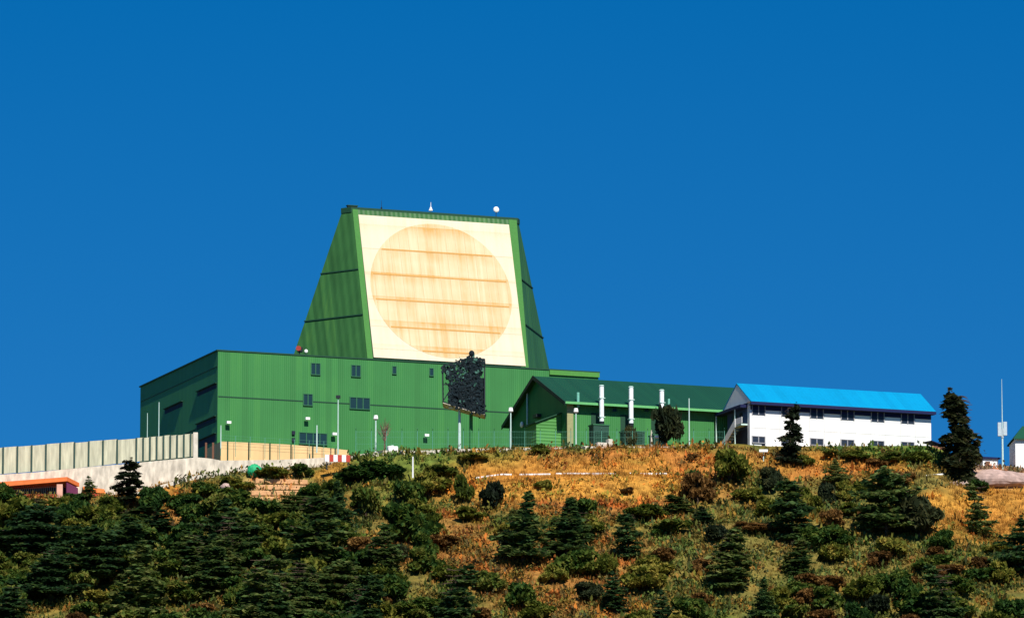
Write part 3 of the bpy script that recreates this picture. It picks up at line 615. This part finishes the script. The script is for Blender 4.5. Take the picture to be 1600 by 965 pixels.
# ------------------------------------------------------------------ poles and lamps
def pole(px, top, bot, Y, r, label, kind, name='lamp_post', cat='lamp post', mat=None, group=None):
    a = P(px, bot, Y); h = P(px, top, Y).z - a.z; e = empty(name, a, 0, label, cat, group); mat = mat or M['steel']
    MB().tube((0, 0, -1), (0, 0, h), r, r * .75).build('pole', mat, e)
    if kind == 'head': MB().tube((0, 0, h + .003), (0, 0, h + .18), .18, .38, 12).tube((0, 0, h + .18), (0, 0, h + .75), .38, .3, 12).build('lamp_head', M['lamp'], e)
    if kind == 'arm':
        MB().tube((0, 0, h - .1), (-1.0, -.3, h + .25), .06).build('arm', mat, e); MB().box(-1.7, -.95, -.5, -.15, h + .15, h + .38).build('lamp_head', M['lamp'], e)
    if kind == 'box': MB().box(-.35, .35, -.3, .3, h + .003, h + .45).build('camera_box', M['dsteel'], e)
    if kind == 'flood': MB().box(-.65, .65, -.35, .1, h - .1, h + .3).build('floodlight', M['lamp'], e)
    return e
pole(230, 645, 690, 986, .06, 'thin pale pole before the far end of the green end wall', 'none', 'pole', 'pole')
pole(248, 628, 688, 985, .08, 'taller thin pale pole rising above the panelled fence end', 'none', 'pole', 'pole')
pole(345, 664, 690, 987, .09, 'short pale post at the left end of the cream wall', 'none', 'pole', 'pole')
pole(495, 664, 697, 986, .12, 'pale post standing in front of the wide lower window', 'none', 'pole', 'pole')
pole(528, 622, 700, 986, .10, 'tall thin pole with a small box on top, left of the lit lamp post', 'box', 'camera_pole', 'camera pole')
pole(587, 656, 706, 980, .14, 'white lamp post with a round head left of the bare red tree', 'head')
pole(718, 640, 700, 980, .26, 'thick pale lamp post under the dark netted frame', 'arm')
pole(798, 644, 700, 979, .12, 'pale lamp post with a round head at the back corner of the gabled hall', 'head')
pole(900, 645, 702, 979, .12, 'lamp post with a small head at the hall front corner', 'head')
pole(1077, 622, 700, 978, .10, 'tall thin pole right of the round tree before the green hall', 'none', 'pole', 'pole')
pole(1193, 705, 722, 970, .1, 'short white sign post below the left windows of the white block', 'flood', 'marker_post', 'post')
pole(645, 713, 736, 966, .14, 'short plain white marker post on the green bank', 'none', 'marker_post', 'post', M['white'])
pole(1018, 672, 703, 977, .18, 'thick white post at the foot of the round tree', 'none', 'bollard', 'post', M['kerb'])
pole(1030, 683, 703, 976.5, .12, 'short dark post with a white floodlight under the round tree', 'flood', 'floodlight_post', 'floodlight', M['dsteel'])

# ------------------------------------------------------------------ dark netted frame on its mast
YN = 978; nb = P(738, 706, YN); e = empty('netted_platform', nb, 0, 'dark net-draped box frame raised on a mast in front of the radar building wall', 'platform')
loc = lambda px, py, dy=0: P(px, py, YN + dy) - nb
front = [loc(691, 573), loc(757, 561), loc(757, 645), loc(692, 627)]
fl = [loc(692, 627), loc(737, 640.5), loc(757, 645), loc(757, 561), loc(734, 558), loc(691, 572)]
back = [v + Vector((.05, 5.0, .0)) for v in fl]
MB().prism([fl[i] * .985 + Vector((1.1 if i == 0 else 0, .35, .1)) for i in (0, 1, 2)] + [loc(757, 590) + Vector((-.1, .35, 0)), loc(735, 590) + Vector((0, .35, 0)), loc(706, 600) + Vector((0, .35, 0))],
           [back[i] * .985 + Vector((1.1 if i == 0 else 0, 0, 0)) for i in (0, 1, 2)] + [loc(757, 590, 4), loc(735, 590, 4), loc(706, 600, 4)]).build('cabin', M['net'], e)
fr_ = MB()
for ring_ in (fl, back):
    for i in range(6): fr_.bar(ring_[i], ring_[(i + 1) % 6], .10)
for i in range(6): fr_.bar(fl[i], back[i], .14)
fr_.bar(fl[5], loc(737, 642), .1); fr_.bar(loc(703, 569), loc(703, 630), .12); fr_.bar(loc(735, 558), loc(737, 642), .14); fr_.bar(loc(691, 600), loc(757, 605), .1); fr_.bar(loc(691, 573), loc(735, 642), .09); fr_.bar(loc(734, 558), loc(692, 627), .09)
fr_.build('frame', M['dsteel'], e)
r3 = random.Random(5); nets = MB(); nets.m = 0
def inside(x, z):
    ok = True; n = len(fl)
    for i in range(n):
        a, b = fl[i], fl[(i + 1) % n]
        if (b.x - a.x) * (z - a.z) - (b.z - a.z) * (x - a.x) < 0: ok = False
    return ok
xs_ = [v.x for v in fl]; zs_ = [v.z for v in fl]; cnt = 0
while cnt < 1900:
    x = r3.uniform(min(xs_), max(xs_)); z = r3.uniform(min(zs_), max(zs_))
    if not inside(x, z): continue
    fx_ = (x - min(xs_)) / (max(xs_) - min(xs_)); fz_ = (z - min(zs_)) / (max(zs_) - min(zs_))
    if fx_ < .16 * math.sin(math.pi * min(1, fz_ / .85)) or fx_ > 1 - .10 * math.sin(math.pi * fz_): continue
    if fx_ < .42 and fz_ > .22 and r3.random() < .42: continue
    if fz_ > .72 and r3.random() < .15: continue
    cnt += 1; y = r3.uniform(-.25, .15) if r3.random() < .7 else r3.uniform(.5, 4.6); s = r3.uniform(.08, .34); a = r3.uniform(0, 6.28)
    up = (z - min(zs_)) / (max(zs_) - min(zs_)); nets.m = 1 if r3.random() < .02 + .20 * up * up else 0
    u = Vector((math.cos(a), r3.uniform(-.4, .4), math.sin(a))) * s; v_ = Vector((-math.sin(a), r3.uniform(-.4, .4), math.cos(a))) * s * r3.uniform(.3, .9); c = Vector((x, y, z)) + Vector((r3.gauss(0, .16), 0, r3.gauss(0, .2)))
    nets.quad(c - u - v_, c + u - v_ * .6, c + u * .8 + v_, c - u * .7 + v_)
nets.build('camouflage_net', [M['net'], M['netl']], e)
q = loc(737, 552); MB().ball(q, .45, .4, .5).tube((q.x, 0, q.z - 1), (q.x, 0, q.z), .15).build('top_dome', M['net'], e)
m0 = loc(736, 640, 2.5); MB().tube((m0.x, 2.5, -1.5), (m0.x, 2.5, m0.z + .6), .32, .26).build('mast', M['green'], e)
MB().prism([fl[0] + Vector((0, 0, -.12)), fl[1] + Vector((0, 0, -.12)), fl[2] + Vector((0, 0, -.12)), back[2] + Vector((0, 0, -.12)), back[0] + Vector((0, 0, -.12))], [fl[0] + Vector((0, 0, -.24)), fl[1] + Vector((0, 0, -.24)), fl[2] + Vector((0, 0, -.24)), back[2] + Vector((0, 0, -.24)), back[0] + Vector((0, 0, -.24))]).build('deck', M['conc'], e)

# ------------------------------------------------------------------ orange pavilion at the left edge
Yp = 974.6; pb = P(50, 778, Yp); e = empty('orange_pavilion', pb, 0, 'low orange flat-roofed pavilion with dark openings at the left edge', 'pavilion')
L = lambda px, py, dy=0: P(px, py, Yp + dy) - pb
a = L(-60, 757); b = L(103, 744)
MB().prism([L(-60, 765), L(105, 751), L(124, 760, 3.6), L(-60, 772, 3.6)], [L(-60, 757), L(105, 744.5), L(124, 754, 3.6), L(-60, 765, 3.6)]).build('roof', M['orange'], e)
zf = L(50, 777).z; 
for px in (-30, 9, 93): p = L(px, 760); MB().box(p.x - .45, p.x + .45, 0.3, 1.0, -2, L(px, 752).z - .35).build('pillar', mottled('pink_pillar', (.66, .36, .26), .15, 1), e)
MB().box(L(-60, 770).x, L(104, 770).x, 3.0, 3.3, -2, L(50, 757).z).build('back_wall', M['dark'], e)
MB().box(L(-60, 770).x, L(90, 770).x, .45, .65, -2, L(50, 771).z).build('low_wall', M['red'], e)
rl = MB()
for i in range(26): x = L(14 + i * 3, 765).x; rl.box(x - .03, x + .03, .5, .58, L(50, 773).z, L(50, 758).z)
rl.build('railing', M['dsteel'], e)
MB().prism([L(104, 753, .1), L(122, 762, 3.4), L(122, 780, 3.4), L(104, 780, .1)], [L(103, 753, .4), L(121, 762, 3.7), L(121, 780, 3.7), L(103, 780, .4)]).build('side_wall', flat('maroon', (.16, .03, .09)), e)
p = P(145, 775, 974); e = empty('orange_tent', p, .3, 'small orange ridge canopy between the pavilion and the crest pine', 'canopy')
MB().prism([(-1.6, -1, .6), (-1.6, 1, .6), (-1.6, 0, 1.5)], [(1.8, -1, .4), (1.8, 1, .4), (1.8, 0, 1.2)]).build('canvas', M['orange'], e); MB().box(-1.5, 1.7, -.8, .8, -.8, .39).build('base', M['red'], e)
# green tarp, striped barrier, steps, crates
def lump(name, c, r, mat, label, cat, seed):
    rr = random.Random(seed); mb = MB().ball((0, 0, 0), 1, nu=26, nv=14); mb.v = [(v[0] * r[0] * (1 + .12 * noise.noise(Vector(v) * 5) + .25 * noise.noise(Vector(v) * 1.7 + Vector((seed, 0, 0)))), v[1] * r[1], v[2] * r[2] * (1 + .3 * noise.noise(Vector(v) * 2 + Vector((0, seed, 0))) + .22 * noise.noise(Vector(v) * 4.5))) for v in mb.v]
    o = mb.build(name, mat); o.location = c; return tag(o, label, cat)
lump('tarpaulin_heap', P(397, 735, 970), (1.2, 1, 1.0), M['tarp'], 'bright green tarpaulin heap against the concrete retaining wall', 'tarpaulin', 3)
lump('boulder', P(352, 760, 964), (.7, .6, .55), M['rock'], 'single pale boulder among bushes below the cream wall', 'boulder', 5)
lump('boulder', ground_at(1560, 752), (5.2, 3, 1.7), M['rock'], 'broad pinkish rock outcrop below the antenna mast', 'boulder', 9)
lump('boulder', ground_at(1500, 758), (1.9, 1.5, .8), M['rock'], 'grey pink rock at the foot of the tall conifer', 'boulder', 11)
p = P(613, 706, 976); e = empty('water_tank', p, A, 'small white box tank on the kerb right of the bare red tree', 'tank')
MB().box(-.8, .8, -.5, .5, -.2, .9).build('body', M['white'], e, .1); MB().tube((0, 0, .9), (0, 0, 1.05), .25).build('lid', M['steel'], e)
p = P(528, 724, 968); e = empty('striped_barrier', p, .2, 'red and white striped barrier at the right end of the retaining wall', 'barrier'); mb = MB()
for i in range(6): mb.m = i % 2; mb.box(-2 + i * .65, -2 + (i + 1) * .65 - .01, -.08, .08, .3, 1.35)
mb.build('board', [M['white'], M['red']], e); MB().box(-1.8, -1.65, -.1, .1, -1, .299).box(1.5, 1.65, -.1, .1, -1, .299).build('leg', M['dsteel'], e)
p = P(944, 703, 973); e = empty('concrete_block', p, A, 'stepped pale concrete block on the crest below the left flue', 'block')
MB().box(-1.3, .5, -.6, .6, -1, 1.1).box(.501, 1.2, -.6, .6, -1, 1.7).build('block', M['kerb'], e, .04); MB().box(-3.5, -1.31, -.4, .4, -1, .45).build('ramp', M['kerb'], e)
for i, (px, py, wpx, lab) in enumerate(((440, 757, 80, 'uppermost bleached timber sleeper of the stepped bank'), (432, 765, 92, 'second bleached timber sleeper down the stepped bank'), (436, 774, 84, 'third bleached timber sleeper down the stepped bank'), (428, 783, 74, 'lowest bleached timber sleeper of the stepped bank'))):
    g = ground_at(px, py); e = MB().box(-wpx * .05, wpx * .05, -.2, .2, -.3, .42).build('timber_sleeper', M['wood'], None, .04); e.location = g + Vector((0, -.1, .25)); e.rotation_euler = (0, R(2 - i), R(3 * i - 4))
    tag(e, lab, 'sleeper', 'timber sleepers of the stepped bank')

# ------------------------------------------------------------------ vegetation
def leaves(C, size, flatn=.5, rs=None, elong=1.8):
    n = len(C); rs = rs or rng; a = rs.uniform(0, 2 * np.pi, n); tz = rs.normal(0, flatn, n)
    u = np.stack([np.cos(a), np.sin(a), tz * .5], 1); v = np.stack([-np.sin(a), np.cos(a), rs.normal(0, flatn * 1.6, n)], 1)
    s = size * rs.uniform(.6, 1.5, n)[:, None]; u = u * s * elong * .5; v = v * s * .5
    V = np.stack([C - u, C + v * .9, C + u, C - v], 1).reshape(-1, 3); F = np.arange(4 * n).reshape(-1, 4); return V, F
def mesh_np(name, V, F, mat):
    me = bpy.data.meshes.new(name); me.from_pydata(V.tolist(), [], F.tolist()); me.materials.append(mat); me.update(); return me
def trunk_mesh(H, r, branches, mat, lean=(0, 0)):
    mb = MB(); k = 5; prev = Vector((0, 0, -.8))
    for i in range(k):
        t = (i + 1) / k; c = Vector((lean[0] * t + .05 * H * .2 * math.sin(5 * t), lean[1] * t, H * t * .97)); mb.tube(prev, c, r * (1 - i / k) + .02, r * (1 - (i + 1) / k) + .02, 7); prev = c
    for a, b, q in branches: mb.tube(a, b, q, q * .4, 4)
    me = bpy.data.meshes.new('trunk'); me.from_pydata(mb.v, [], mb.f); me.materials.append(mat); me.update(); return me
def conifer(seed, H=10, Rr=3.2, leaf=.42, mat='pine', droop=.1, power=.75, dens=1.0, gap=.12, irregular=.3):
    rs = np.random.default_rng(seed); C = []; br = []; nw = int(H * (1.2 + .5 * (seed % 3) / 2)); lx, ly = rs.normal(0, .7, 2) * (0 if seed < 10 else 1)
    for i in range(nw):
        t = gap + (1 - gap) * (i + rs.uniform(-.3, .3)) / nw; t = min(max(t, .05), .985); z = H * t
        r = Rr * (1 - t) ** power * rs.uniform(1 - irregular, 1.12) + .2; nb = rs.integers(5, 8); off = rs.uniform(0, 6.28)
        for b in range(nb):
            a = off + b * 6.283 / nb + rs.normal(0, .25); L_ = r * rs.uniform(.6, 1.12); rise = rs.uniform(-droop * 1.5, .22)
            e = np.array([np.cos(a) * L_, np.sin(a) * L_, z + rise * L_])
            if L_ > .7: br.append((Vector((0, 0, z)), Vector(e), .06 + .012 * L_))
            m = int(max(5, L_ * 16 * dens)); s = rs.uniform(.18, 1.02, m) ** .8
            p = np.array([0, 0, z])[None] * (1 - s)[:, None] + e[None] * s[:, None]
            wd = .12 + .20 * L_ * np.sin(np.clip(s, 0, 1) * 2.6)
            p[:, 0] += -np.sin(a) * rs.normal(0, 1, m) * wd; p[:, 1] += np.cos(a) * rs.normal(0, 1, m) * wd; p[:, 2] += rs.normal(0, .12, m) - droop * s * s * L_ * .5
            C.append(p)
    C.append(np.stack([rs.normal(0, .1, 14), rs.normal(0, .1, 14), rs.uniform(H * .93, H * 1.02, 14)], 1))
    C = np.concatenate(C); q = (C[:, 2] / H) ** 2; C[:, 0] += lx * q; C[:, 1] += ly * q; Vv, Ff = leaves(C, leaf, .35, rs)
    return mesh_np('crown', Vv, Ff, LEAF[mat]), trunk_mesh(H, .02 * H + .05, br, M['bark'], (lx * .8, ly * .8))
def broadleaf(seed, H=4, Rr=2.2, leaf=.33, mat='olive', lobes=14, dens=1.0, low=.12):
    rs = np.random.default_rng(seed); C = []; br = []
    for i in range(lobes):
        a = rs.uniform(0, 6.283); q = rs.uniform(0, 1) ** .6; z = H * rs.uniform(low + .15, .86); env = math.sqrt(max(.1, 1 - ((z / H - .45) / .6) ** 2))
        c = np.array([np.cos(a) * q * Rr * .75 * env, np.sin(a) * q * Rr * .75 * env, z]); r = Rr * rs.uniform(.18, .42)
        br.append((Vector((0, 0, H * .15)), Vector(c), .05)); m = int(170 * dens * (r / .9) ** 2 / (leaf / .33) ** 1.2) + 20
        d = rs.normal(0, 1, (m, 3)); d /= np.linalg.norm(d, axis=1)[:, None]; rad = r * rs.uniform(.25, 1.08, m) ** .5
        p = c + d * rad[:, None] * np.array([1, 1, .75]); p[:, 2] = np.maximum(p[:, 2], .05); C.append(p)
    C = np.concatenate(C); Vv, Ff = leaves(C, leaf, 1.0, rs, 1.3)
    return mesh_np('crown', Vv, Ff, LEAF[mat]), trunk_mesh(H * .7, .025 * H + .03, br, M['bark'])
PRO = {}
for i in range(5): PRO['pine', i] = conifer(10 + i, 10, 3.0 + .3 * i, .36, 'pine', .12, .5 + .09 * i, 1.35, .06 + .02 * i, .34 + .07 * i)
for i in range(4): PRO['spread', i] = conifer(30 + i, 10, 6.0, .42, 'pine', .05, .40 + .1 * i, 1.15, .12, .6)
for i in range(3): PRO['fir', i] = conifer(40 + i, 10, 2.6, .36, 'dark', .25, .9, 1.5, .03, .2)
for i in range(2): PRO['ragged', i] = conifer(140 + i, 10, 3.4, .42, 'dark', .3, .42, 1.9, .0, .62)
for i in range(4): PRO['olive', i] = broadleaf(50 + i, 4, 2.6, .30, 'olive', 18)
for i in range(3): PRO['green', i] = broadleaf(60 + i, 4, 2.5, .30, 'green', 17)
for i in range(3): PRO['brown', i] = broadleaf(70 + i, 4, 2.6, .26, 'brown', 17, .8)
for i in range(2): PRO['dark', i] = broadleaf(80 + i, 4, 2.3, .32, 'dark', 20, 1.4)
BASEH = dict(ragged=10, pine=10, spread=10, fir=10, olive=4, green=4, brown=4, dark=4); BASEW = dict(ragged=6.2, pine=6.4, spread=11, fir=5.2, olive=5.2, green=5, brown=5.2, dark=4.8)
NM = dict(ragged='conifer_tree', pine='pine_tree', spread='spreading_pine', fir='fir_tree', olive='shrub', green='shrub', brown='shrub', dark='bush')
CATS = dict(ragged='conifer', pine='pine', spread='pine', fir='conifer', olive='shrub', green='shrub', brown='shrub', dark='bush')
GRP = dict(ragged='conifers by the buildings', pine='pines on the hillside', spread='broad layered pines on the hillside', fir='conifers by the buildings', olive='olive shrubs on the hillside', green='green shrubs on the hillside', brown='russet shrubs on the hillside', dark='dark bushes on the hillside')
rp = random.Random(21); VEG = []
def plant(sp, pos, hm, wm, label=None, lean=0, seed=None):
    i = rp.randrange(sum(1 for k_ in PRO if k_[0] == sp)) if seed is None else seed; cr, tk = PRO[sp, i]
    e = empty(NM[sp], pos, rp.uniform(0, 6.28), label, CATS[sp], GRP[sp]); s = wm / BASEW[sp]; e.scale = (s, s, hm / BASEH[sp]); e.rotation_euler[0] = lean
    c = bpy.data.objects.new('crown', cr); COL.objects.link(c); c.parent = e; t = bpy.data.objects.new('trunk', tk); COL.objects.link(t); t.parent = e
    VEG.append((e, sp, pos)); return e
# trees standing at the buildings: (kind, px, foot py, Y, height px, width px, label)
for (sp, px, py, Y, h, wd, lab, sd2) in (
    ('ragged', 1504, 748, 966, 138, 74, 'very tall dark conifer at the right end of the white block', 0),
    ('ragged', 1235, 722, 969, 92, 40, 'slim dark conifer in front of the white block wall', 1),
    ('dark', 1040, 697, 976, 62, 56, 'round dark tree before the green hall by the right flue', 0),
    ('ragged', 200, 780, 967, 62, 52, 'dark crest pine before the panelled fence', 1),
    ('pine', 141, 778, 967, 34, 30, 'small dark pine between the pavilion and the crest pine', 2),
    ('olive', 846, 712, 971, 18, 34, 'low green bush on the kerb below the green lean-to annex', 1),
    ('dark', 986, 703, 977, 38, 24, 'small thin tree under the middle flue', 1)):
    p = P(px, py, Y); plant(sp, Vector((p.x, p.y, p.z)), h * .1, wd * .1, lab, 0, sd2)
# bare reddish tree
p = P(601, 708, 977); e = empty('bare_tree', p, 0, 'small leafless reddish tree between the lamp post and the white tank', 'tree'); rb = random.Random(4)
mb = MB().tube((0, 0, -.5), (0, 0, 2.2), .16, .1, 6)
for i in range(22):
    a = rb.uniform(0, 6.28); z = rb.uniform(1.4, 2.6); q = Vector((math.cos(a) * rb.uniform(.3, 1.0), math.sin(a) * .7, z + rb.uniform(1, 2.8))); mb.tube((0, 0, z), q, .06, .02, 4)
    for j in range(3): mb.tube(q.lerp(Vector((0, 0, z)), .4), q + Vector((rb.uniform(-.5, .5), rb.uniform(-.4, .4), rb.uniform(-.1, .6))), .03, .012, 3)
mb.build('trunk', M['barkpale'], e)
# plants on the slope surveyed from the photo: (kind, px, foot py, height px, width px, label or None)
SL = [('pine', 816, 884, 112, 88, 'tall dark pine with a pointed top below the netted frame'), ('pine', 884, 872, 92, 86, 'dark pine standing just right of the tall pointed pine'),
      ('dark', 770, 796, 44, 50, 'dark rounded bush on the orange bank, right of its narrow neighbour'), ('olive', 724, 786, 42, 36, 'narrow bush on the bank left of the dark rounded bush'),
      ('spread', 1385, 838, 106, 128, 'massive dark layered pine below the right part of the white block'), ('dark', 1436, 838, 62, 88, 'dark round-crowned tree against the right flank of the massive pine'),
      ('pine', 1534, 842, 90, 52, 'slim green pine on the orange slope at the right'), ('pine', 1240, 846, 98, 84, 'dark pine below the slim conifer of the white block'),
      ('spread', 1307, 756, 40, 58, 'small flat-topped pine under the white block windows'), ('olive', 1140, 758, 58, 74, 'large olive green shrub at the left end of the white block'),
      ('brown', 1090, 788, 50, 62, 'russet shrub at the right end of the orange bank'), ('green', 1085, 770, 34, 46, 'green shrub just above the russet one by the orange bank'),
      ('pine', 490, 905, 132, 116, 'big dark pine below the striped barrier'), ('pine', 531, 830, 78, 48, 'slim dark pine behind the big one below the barrier'), ('green', 572, 810, 52, 54, 'bright green shrub on the slope left of the white marker post'),
      ('green', 640, 850, 60, 100, 'wide dark green thicket bush below the white marker post'), ('spread', 352, 870, 92, 130, 'broad layered pine below the cream wall'), ('spread', 60, 880, 90, 150, 'broad layered pine below the orange pavilion'),
      ('spread', 150, 915, 90, 150, 'broad dark pine low on the slope below the fence middle'), ('pine', 215, 985, 130, 110, 'tall pine rising from the bottom edge below the fence'), ('spread', 420, 985, 110, 150, 'broad pine at the bottom edge below the cream wall'),
      ('pine', 1476, 985, 100, 70, 'dark pine at the bottom edge below the tall conifer'), ('spread', 1592, 900, 90, 110, 'dark broad pine cut by the right edge'), ('pine', 1140, 925, 96, 90, 'dark ragged pine low down below the white block stair'),
      ('green', 1040, 722, 0, 0, None), ('brown', 1082, 722, 14, 22, 'tiny russet bush on the crest bank below the tall thin pole'), ('green', 1530, 770, 20, 36, 'low dark shrub beside the pinkish rock outcrop'),
      ('pine', 600, 905, 84, 80, None), ('pine', 708, 985, 100, 80, None), ('olive', 420, 752, 22, 60, None), ('green', 470, 745, 20, 44, None), ('olive', 370, 768, 22, 60, None), ('green', 600, 745, 26, 80, None), ('green', 560, 756, 28, 80, None), ('olive', 520, 785, 36, 60, None), ('green', 480, 790, 34, 50, None), ('olive', 670, 776, 40, 70, None), ('green', 640, 796, 46, 60, None), ('green', 690, 745, 18, 60, None), ('olive', 740, 722, 14, 50, None), ('green', 1390, 722, 16, 50, None), ('olive', 1340, 720, 18, 50, None), ('olive', 1430, 724, 20, 50, None), ('brown', 1370, 730, 16, 40, None), ('green', 1300, 715, 12, 40, None), ('olive', 1260, 728, 18, 30, None),
      ('green', 290, 800, 26, 60, None), ('olive', 240, 790, 22, 50, None), ('green', 20, 800, 30, 60, None), ('olive', 100, 806, 30, 60, None), ('pine', 300, 900, 70, 80, None), ('green', 320, 775, 24, 54, None), ('dark', 1205, 770, 40, 40, None), ('brown', 890, 800, 24, 24, None), ('dark', 1290, 790, 34, 38, None), ('olive', 850, 765, 16, 30, None), ('brown', 980, 772, 12, 26, None)]
placed = []
for (sp, px, py, h, wd, lab) in SL:
    if h == 0: continue
    g = ground_at(px, min(py, 1000)); g.z -= .1; plant(sp, g, h * .0985, wd * .0975, lab); placed.append((px, py, wd * .35))
# the rest of the thicket, thinned where the photo shows open dry ground
tries = 0; nfill = 0; rf_ = random.Random(77)
def openness(px, py):
    v = 0
    for (a, b, rx, ry, k_) in PATCH:
        if k_ in ('dry', 'rock', 'wood', 'gold', 'red') and ((px - a) / rx) ** 2 + ((py - b) / ry) ** 2 < 1.25: return 1
    return 0
while nfill < 205 and tries < 9000:
    tries += 1; px = rf_.uniform(-25, 1625); py = 790 + 230 * rf_.random() ** .9
    if px > 1150 and px < 1420 and rf_.random() < .25: py = rf_.uniform(755, 800)
    if px < 480 and rf_.random() < .2: py = rf_.uniform(785, 830)
    if openness(px, py): continue
    if 600 < px < 1200 and rf_.random() < .6: continue
    if px > 1200 and rf_.random() < .25: continue
    if any(abs(px - a) < wd + 10 and abs(py - b) < 14 for a, b, wd in placed): continue
    r = rf_.random(); left = px < 620
    if py < 800: sp = 'olive' if r < .6 else ('green' if r < .75 else 'brown'); h, wd = rf_.uniform(16, 34), rf_.uniform(28, 56)
    elif left:
        if r < .18: sp, h, wd = 'pine', rf_.uniform(60, 105), rf_.uniform(60, 90)
        elif r < .26: sp, h, wd = 'spread', rf_.uniform(55, 80), rf_.uniform(90, 130)
        elif r < .72: sp, h, wd = 'green', rf_.uniform(32, 60), rf_.uniform(45, 80)
        elif r < .92: sp, h, wd = 'olive', rf_.uniform(30, 55), rf_.uniform(45, 80)
        else: sp, h, wd = 'brown', rf_.uniform(24, 40), rf_.uniform(40, 60)
    else:
        if r < .04: sp, h, wd = 'pine', rf_.uniform(50, 80), rf_.uniform(45, 70)
        elif r < .33: sp, h, wd = 'green', rf_.uniform(26, 50), rf_.uniform(40, 70)
        elif r < .72: sp, h, wd = 'olive', rf_.uniform(22, 46), rf_.uniform(36, 70)
        elif r < .93: sp, h, wd = 'brown', rf_.uniform(20, 38), rf_.uniform(34, 60)
        else: sp, h, wd = 'dark', rf_.uniform(26, 46), rf_.uniform(34, 54)
    if py < 905 and py - h < 770 + 25 and sp in ('pine', 'spread'): h = max(30, py - 795)
    if sp not in ('pine', 'spread'): h *= .85; wd *= 1.12
    g = ground_at(px, min(py, 1020), 850); g.z -= .1; plant(sp, g, h * .0975, wd * .0965); placed.append((px, py, wd * .3)); nfill += 1
# labels that place each unlabelled plant by landmark and row
LM = [(-999, 115, 'the orange pavilion'), (115, 215, 'the crest pine'), (215, 312, 'the fence end'), (312, 420, 'the cream wall'), (420, 500, 'the timber sleepers'), (500, 575, 'the striped barrier'), (575, 665, 'the white marker post'), (665, 745, 'the netted frame'), (745, 800, 'the dark rounded bush'), (800, 900, 'the hall annex'),
      (900, 965, 'the left flue'), (965, 1012, 'the middle flue'), (1012, 1062, 'the round tree'), (1062, 1125, 'the thin pole'), (1125, 1195, 'the outside stair'), (1195, 1270, 'the slim conifer'), (1270, 1350, 'the flat-topped pine'), (1350, 1455, 'the massive pine'), (1455, 1545, 'the tall conifer'), (1545, 2999, 'the antenna mast')]
RW = [(0, 770, 'just under the crest'), (770, 815, 'on the upper slope'), (815, 860, 'halfway up the slope'), (860, 910, 'on the lower slope'), (910, 955, 'near the bottom edge'), (955, 9999, 'at the bottom edge')]
ADJ = dict(pine='dark pointed pine', spread='broad layered pine', fir='dark conifer', olive='olive leafy shrub', green='deep green shrub', brown='russet dry shrub', dark='blackish round bush')
cells = {}
for (e, sp, pos) in VEG:
    if e.get('label'): continue
    px, py = proj(*pos); l = next(q[2] for q in LM if q[0] <= px < q[1]); r = next(q[2] for q in RW if q[0] <= py < q[1]); cells.setdefault((sp, l, r), []).append((px, e))
ORD = {1: [''], 2: [', left one', ', right one'], 3: [', left one', ', middle one', ', right one'], 4: [', leftmost', ', second from left', ', second from right', ', rightmost']}
for (sp, l, r), es in cells.items():
    es.sort(key=lambda q: q[0]); o_ = ORD.get(len(es), [', %s from left' % s for s in ('first', 'second', 'third', 'fourth', 'fifth', 'sixth', 'seventh', 'eighth')])
    for (px, e), s in zip(es, o_): e['label'] = f'{ADJ[sp]} {r} below {l}{s}'
# ground cover: one mesh of grass tufts and one of low scrub
def scatter(name, count, per, size, hgt, seed, mat, scrub, label, cat):
    rs = np.random.default_rng(seed); r2 = random.Random(seed); Vs = []; Ts = []; n = 0
    while n < count:
        d = rs.uniform(-2.5, 92); x = rs.uniform(-92, 92); y = YC - d; z = zg(x, y); c, dry = tone_at(x, y, z)
        if scrub and rs.random() < dry * 1.3: continue
        if not scrub and rs.random() > .35 + dry * 1.5: continue
        if scrub and rs.random() > .72 + 1.5 * nz(x, y, 4, 15): continue
        n += 1; g = rs.uniform(.6, 1.35); col = np.array(c) * g
        if scrub:
            hp = nz(x, y, 3, 17) + rs.normal(0, .22); tint = (.55, .95, .7) if hp < -.18 else ((.35, .55, .5) if hp < .05 else ((1.0, 1.05, .7) if hp < .28 else (1.5, 1.0, .7)))
            col = col * np.array(tint) + rs.uniform(0, .015, 3)
            cc = np.array([x, y, z + .1]) + rs.normal(0, 1, (per, 3)) * np.array([size * 1.6, size * 1.6, hgt * .5]); cc[:, 2] = np.maximum(cc[:, 2], z)
            v, f = leaves(cc, .28, 1.0, rs, 1.3); Vs.append(v); Ts.append(np.tile(np.append(col, 1), (len(v), 1)))
        else:
            a = rs.uniform(0, 6.28, per); b = np.array([x, y, z - .05]) + np.stack([rs.normal(0, size, per), rs.normal(0, size, per), np.zeros(per)], 1); ln = hgt * rs.uniform(.5, 1.3, per)
            wv = np.stack([np.cos(a), np.sin(a), np.zeros(per)], 1) * .06; tip = b + np.stack([rs.normal(0, .25, per) * ln, rs.normal(0, .25, per) * ln, ln], 1)
            v = np.stack([b - wv, b + wv, tip + wv * .3, tip - wv * .3], 1).reshape(-1, 3); Vs.append(v); Ts.append(np.tile(np.append(col, 1), (len(v), 1)))
    Vv = np.concatenate(Vs); Tt = np.concatenate(Ts); Ff = np.arange(len(Vv)).reshape(-1, 4)
    o = colmesh(name, Vv.tolist(), Ff.tolist(), Tt, mat); tag(o, label, cat, kind='stuff'); return o
lm = attrmat('ground_leaf', .85, .25, .25, .8)
scatter('dry_grass', 13000, 9, .3, .55, 1, lm, False, 'dry orange and olive grass covering the open bank', 'grass')
scatter('undergrowth', 12500, 18, .35, .9, 2, lm, True, 'low olive and brown undergrowth between the trees', 'undergrowth')
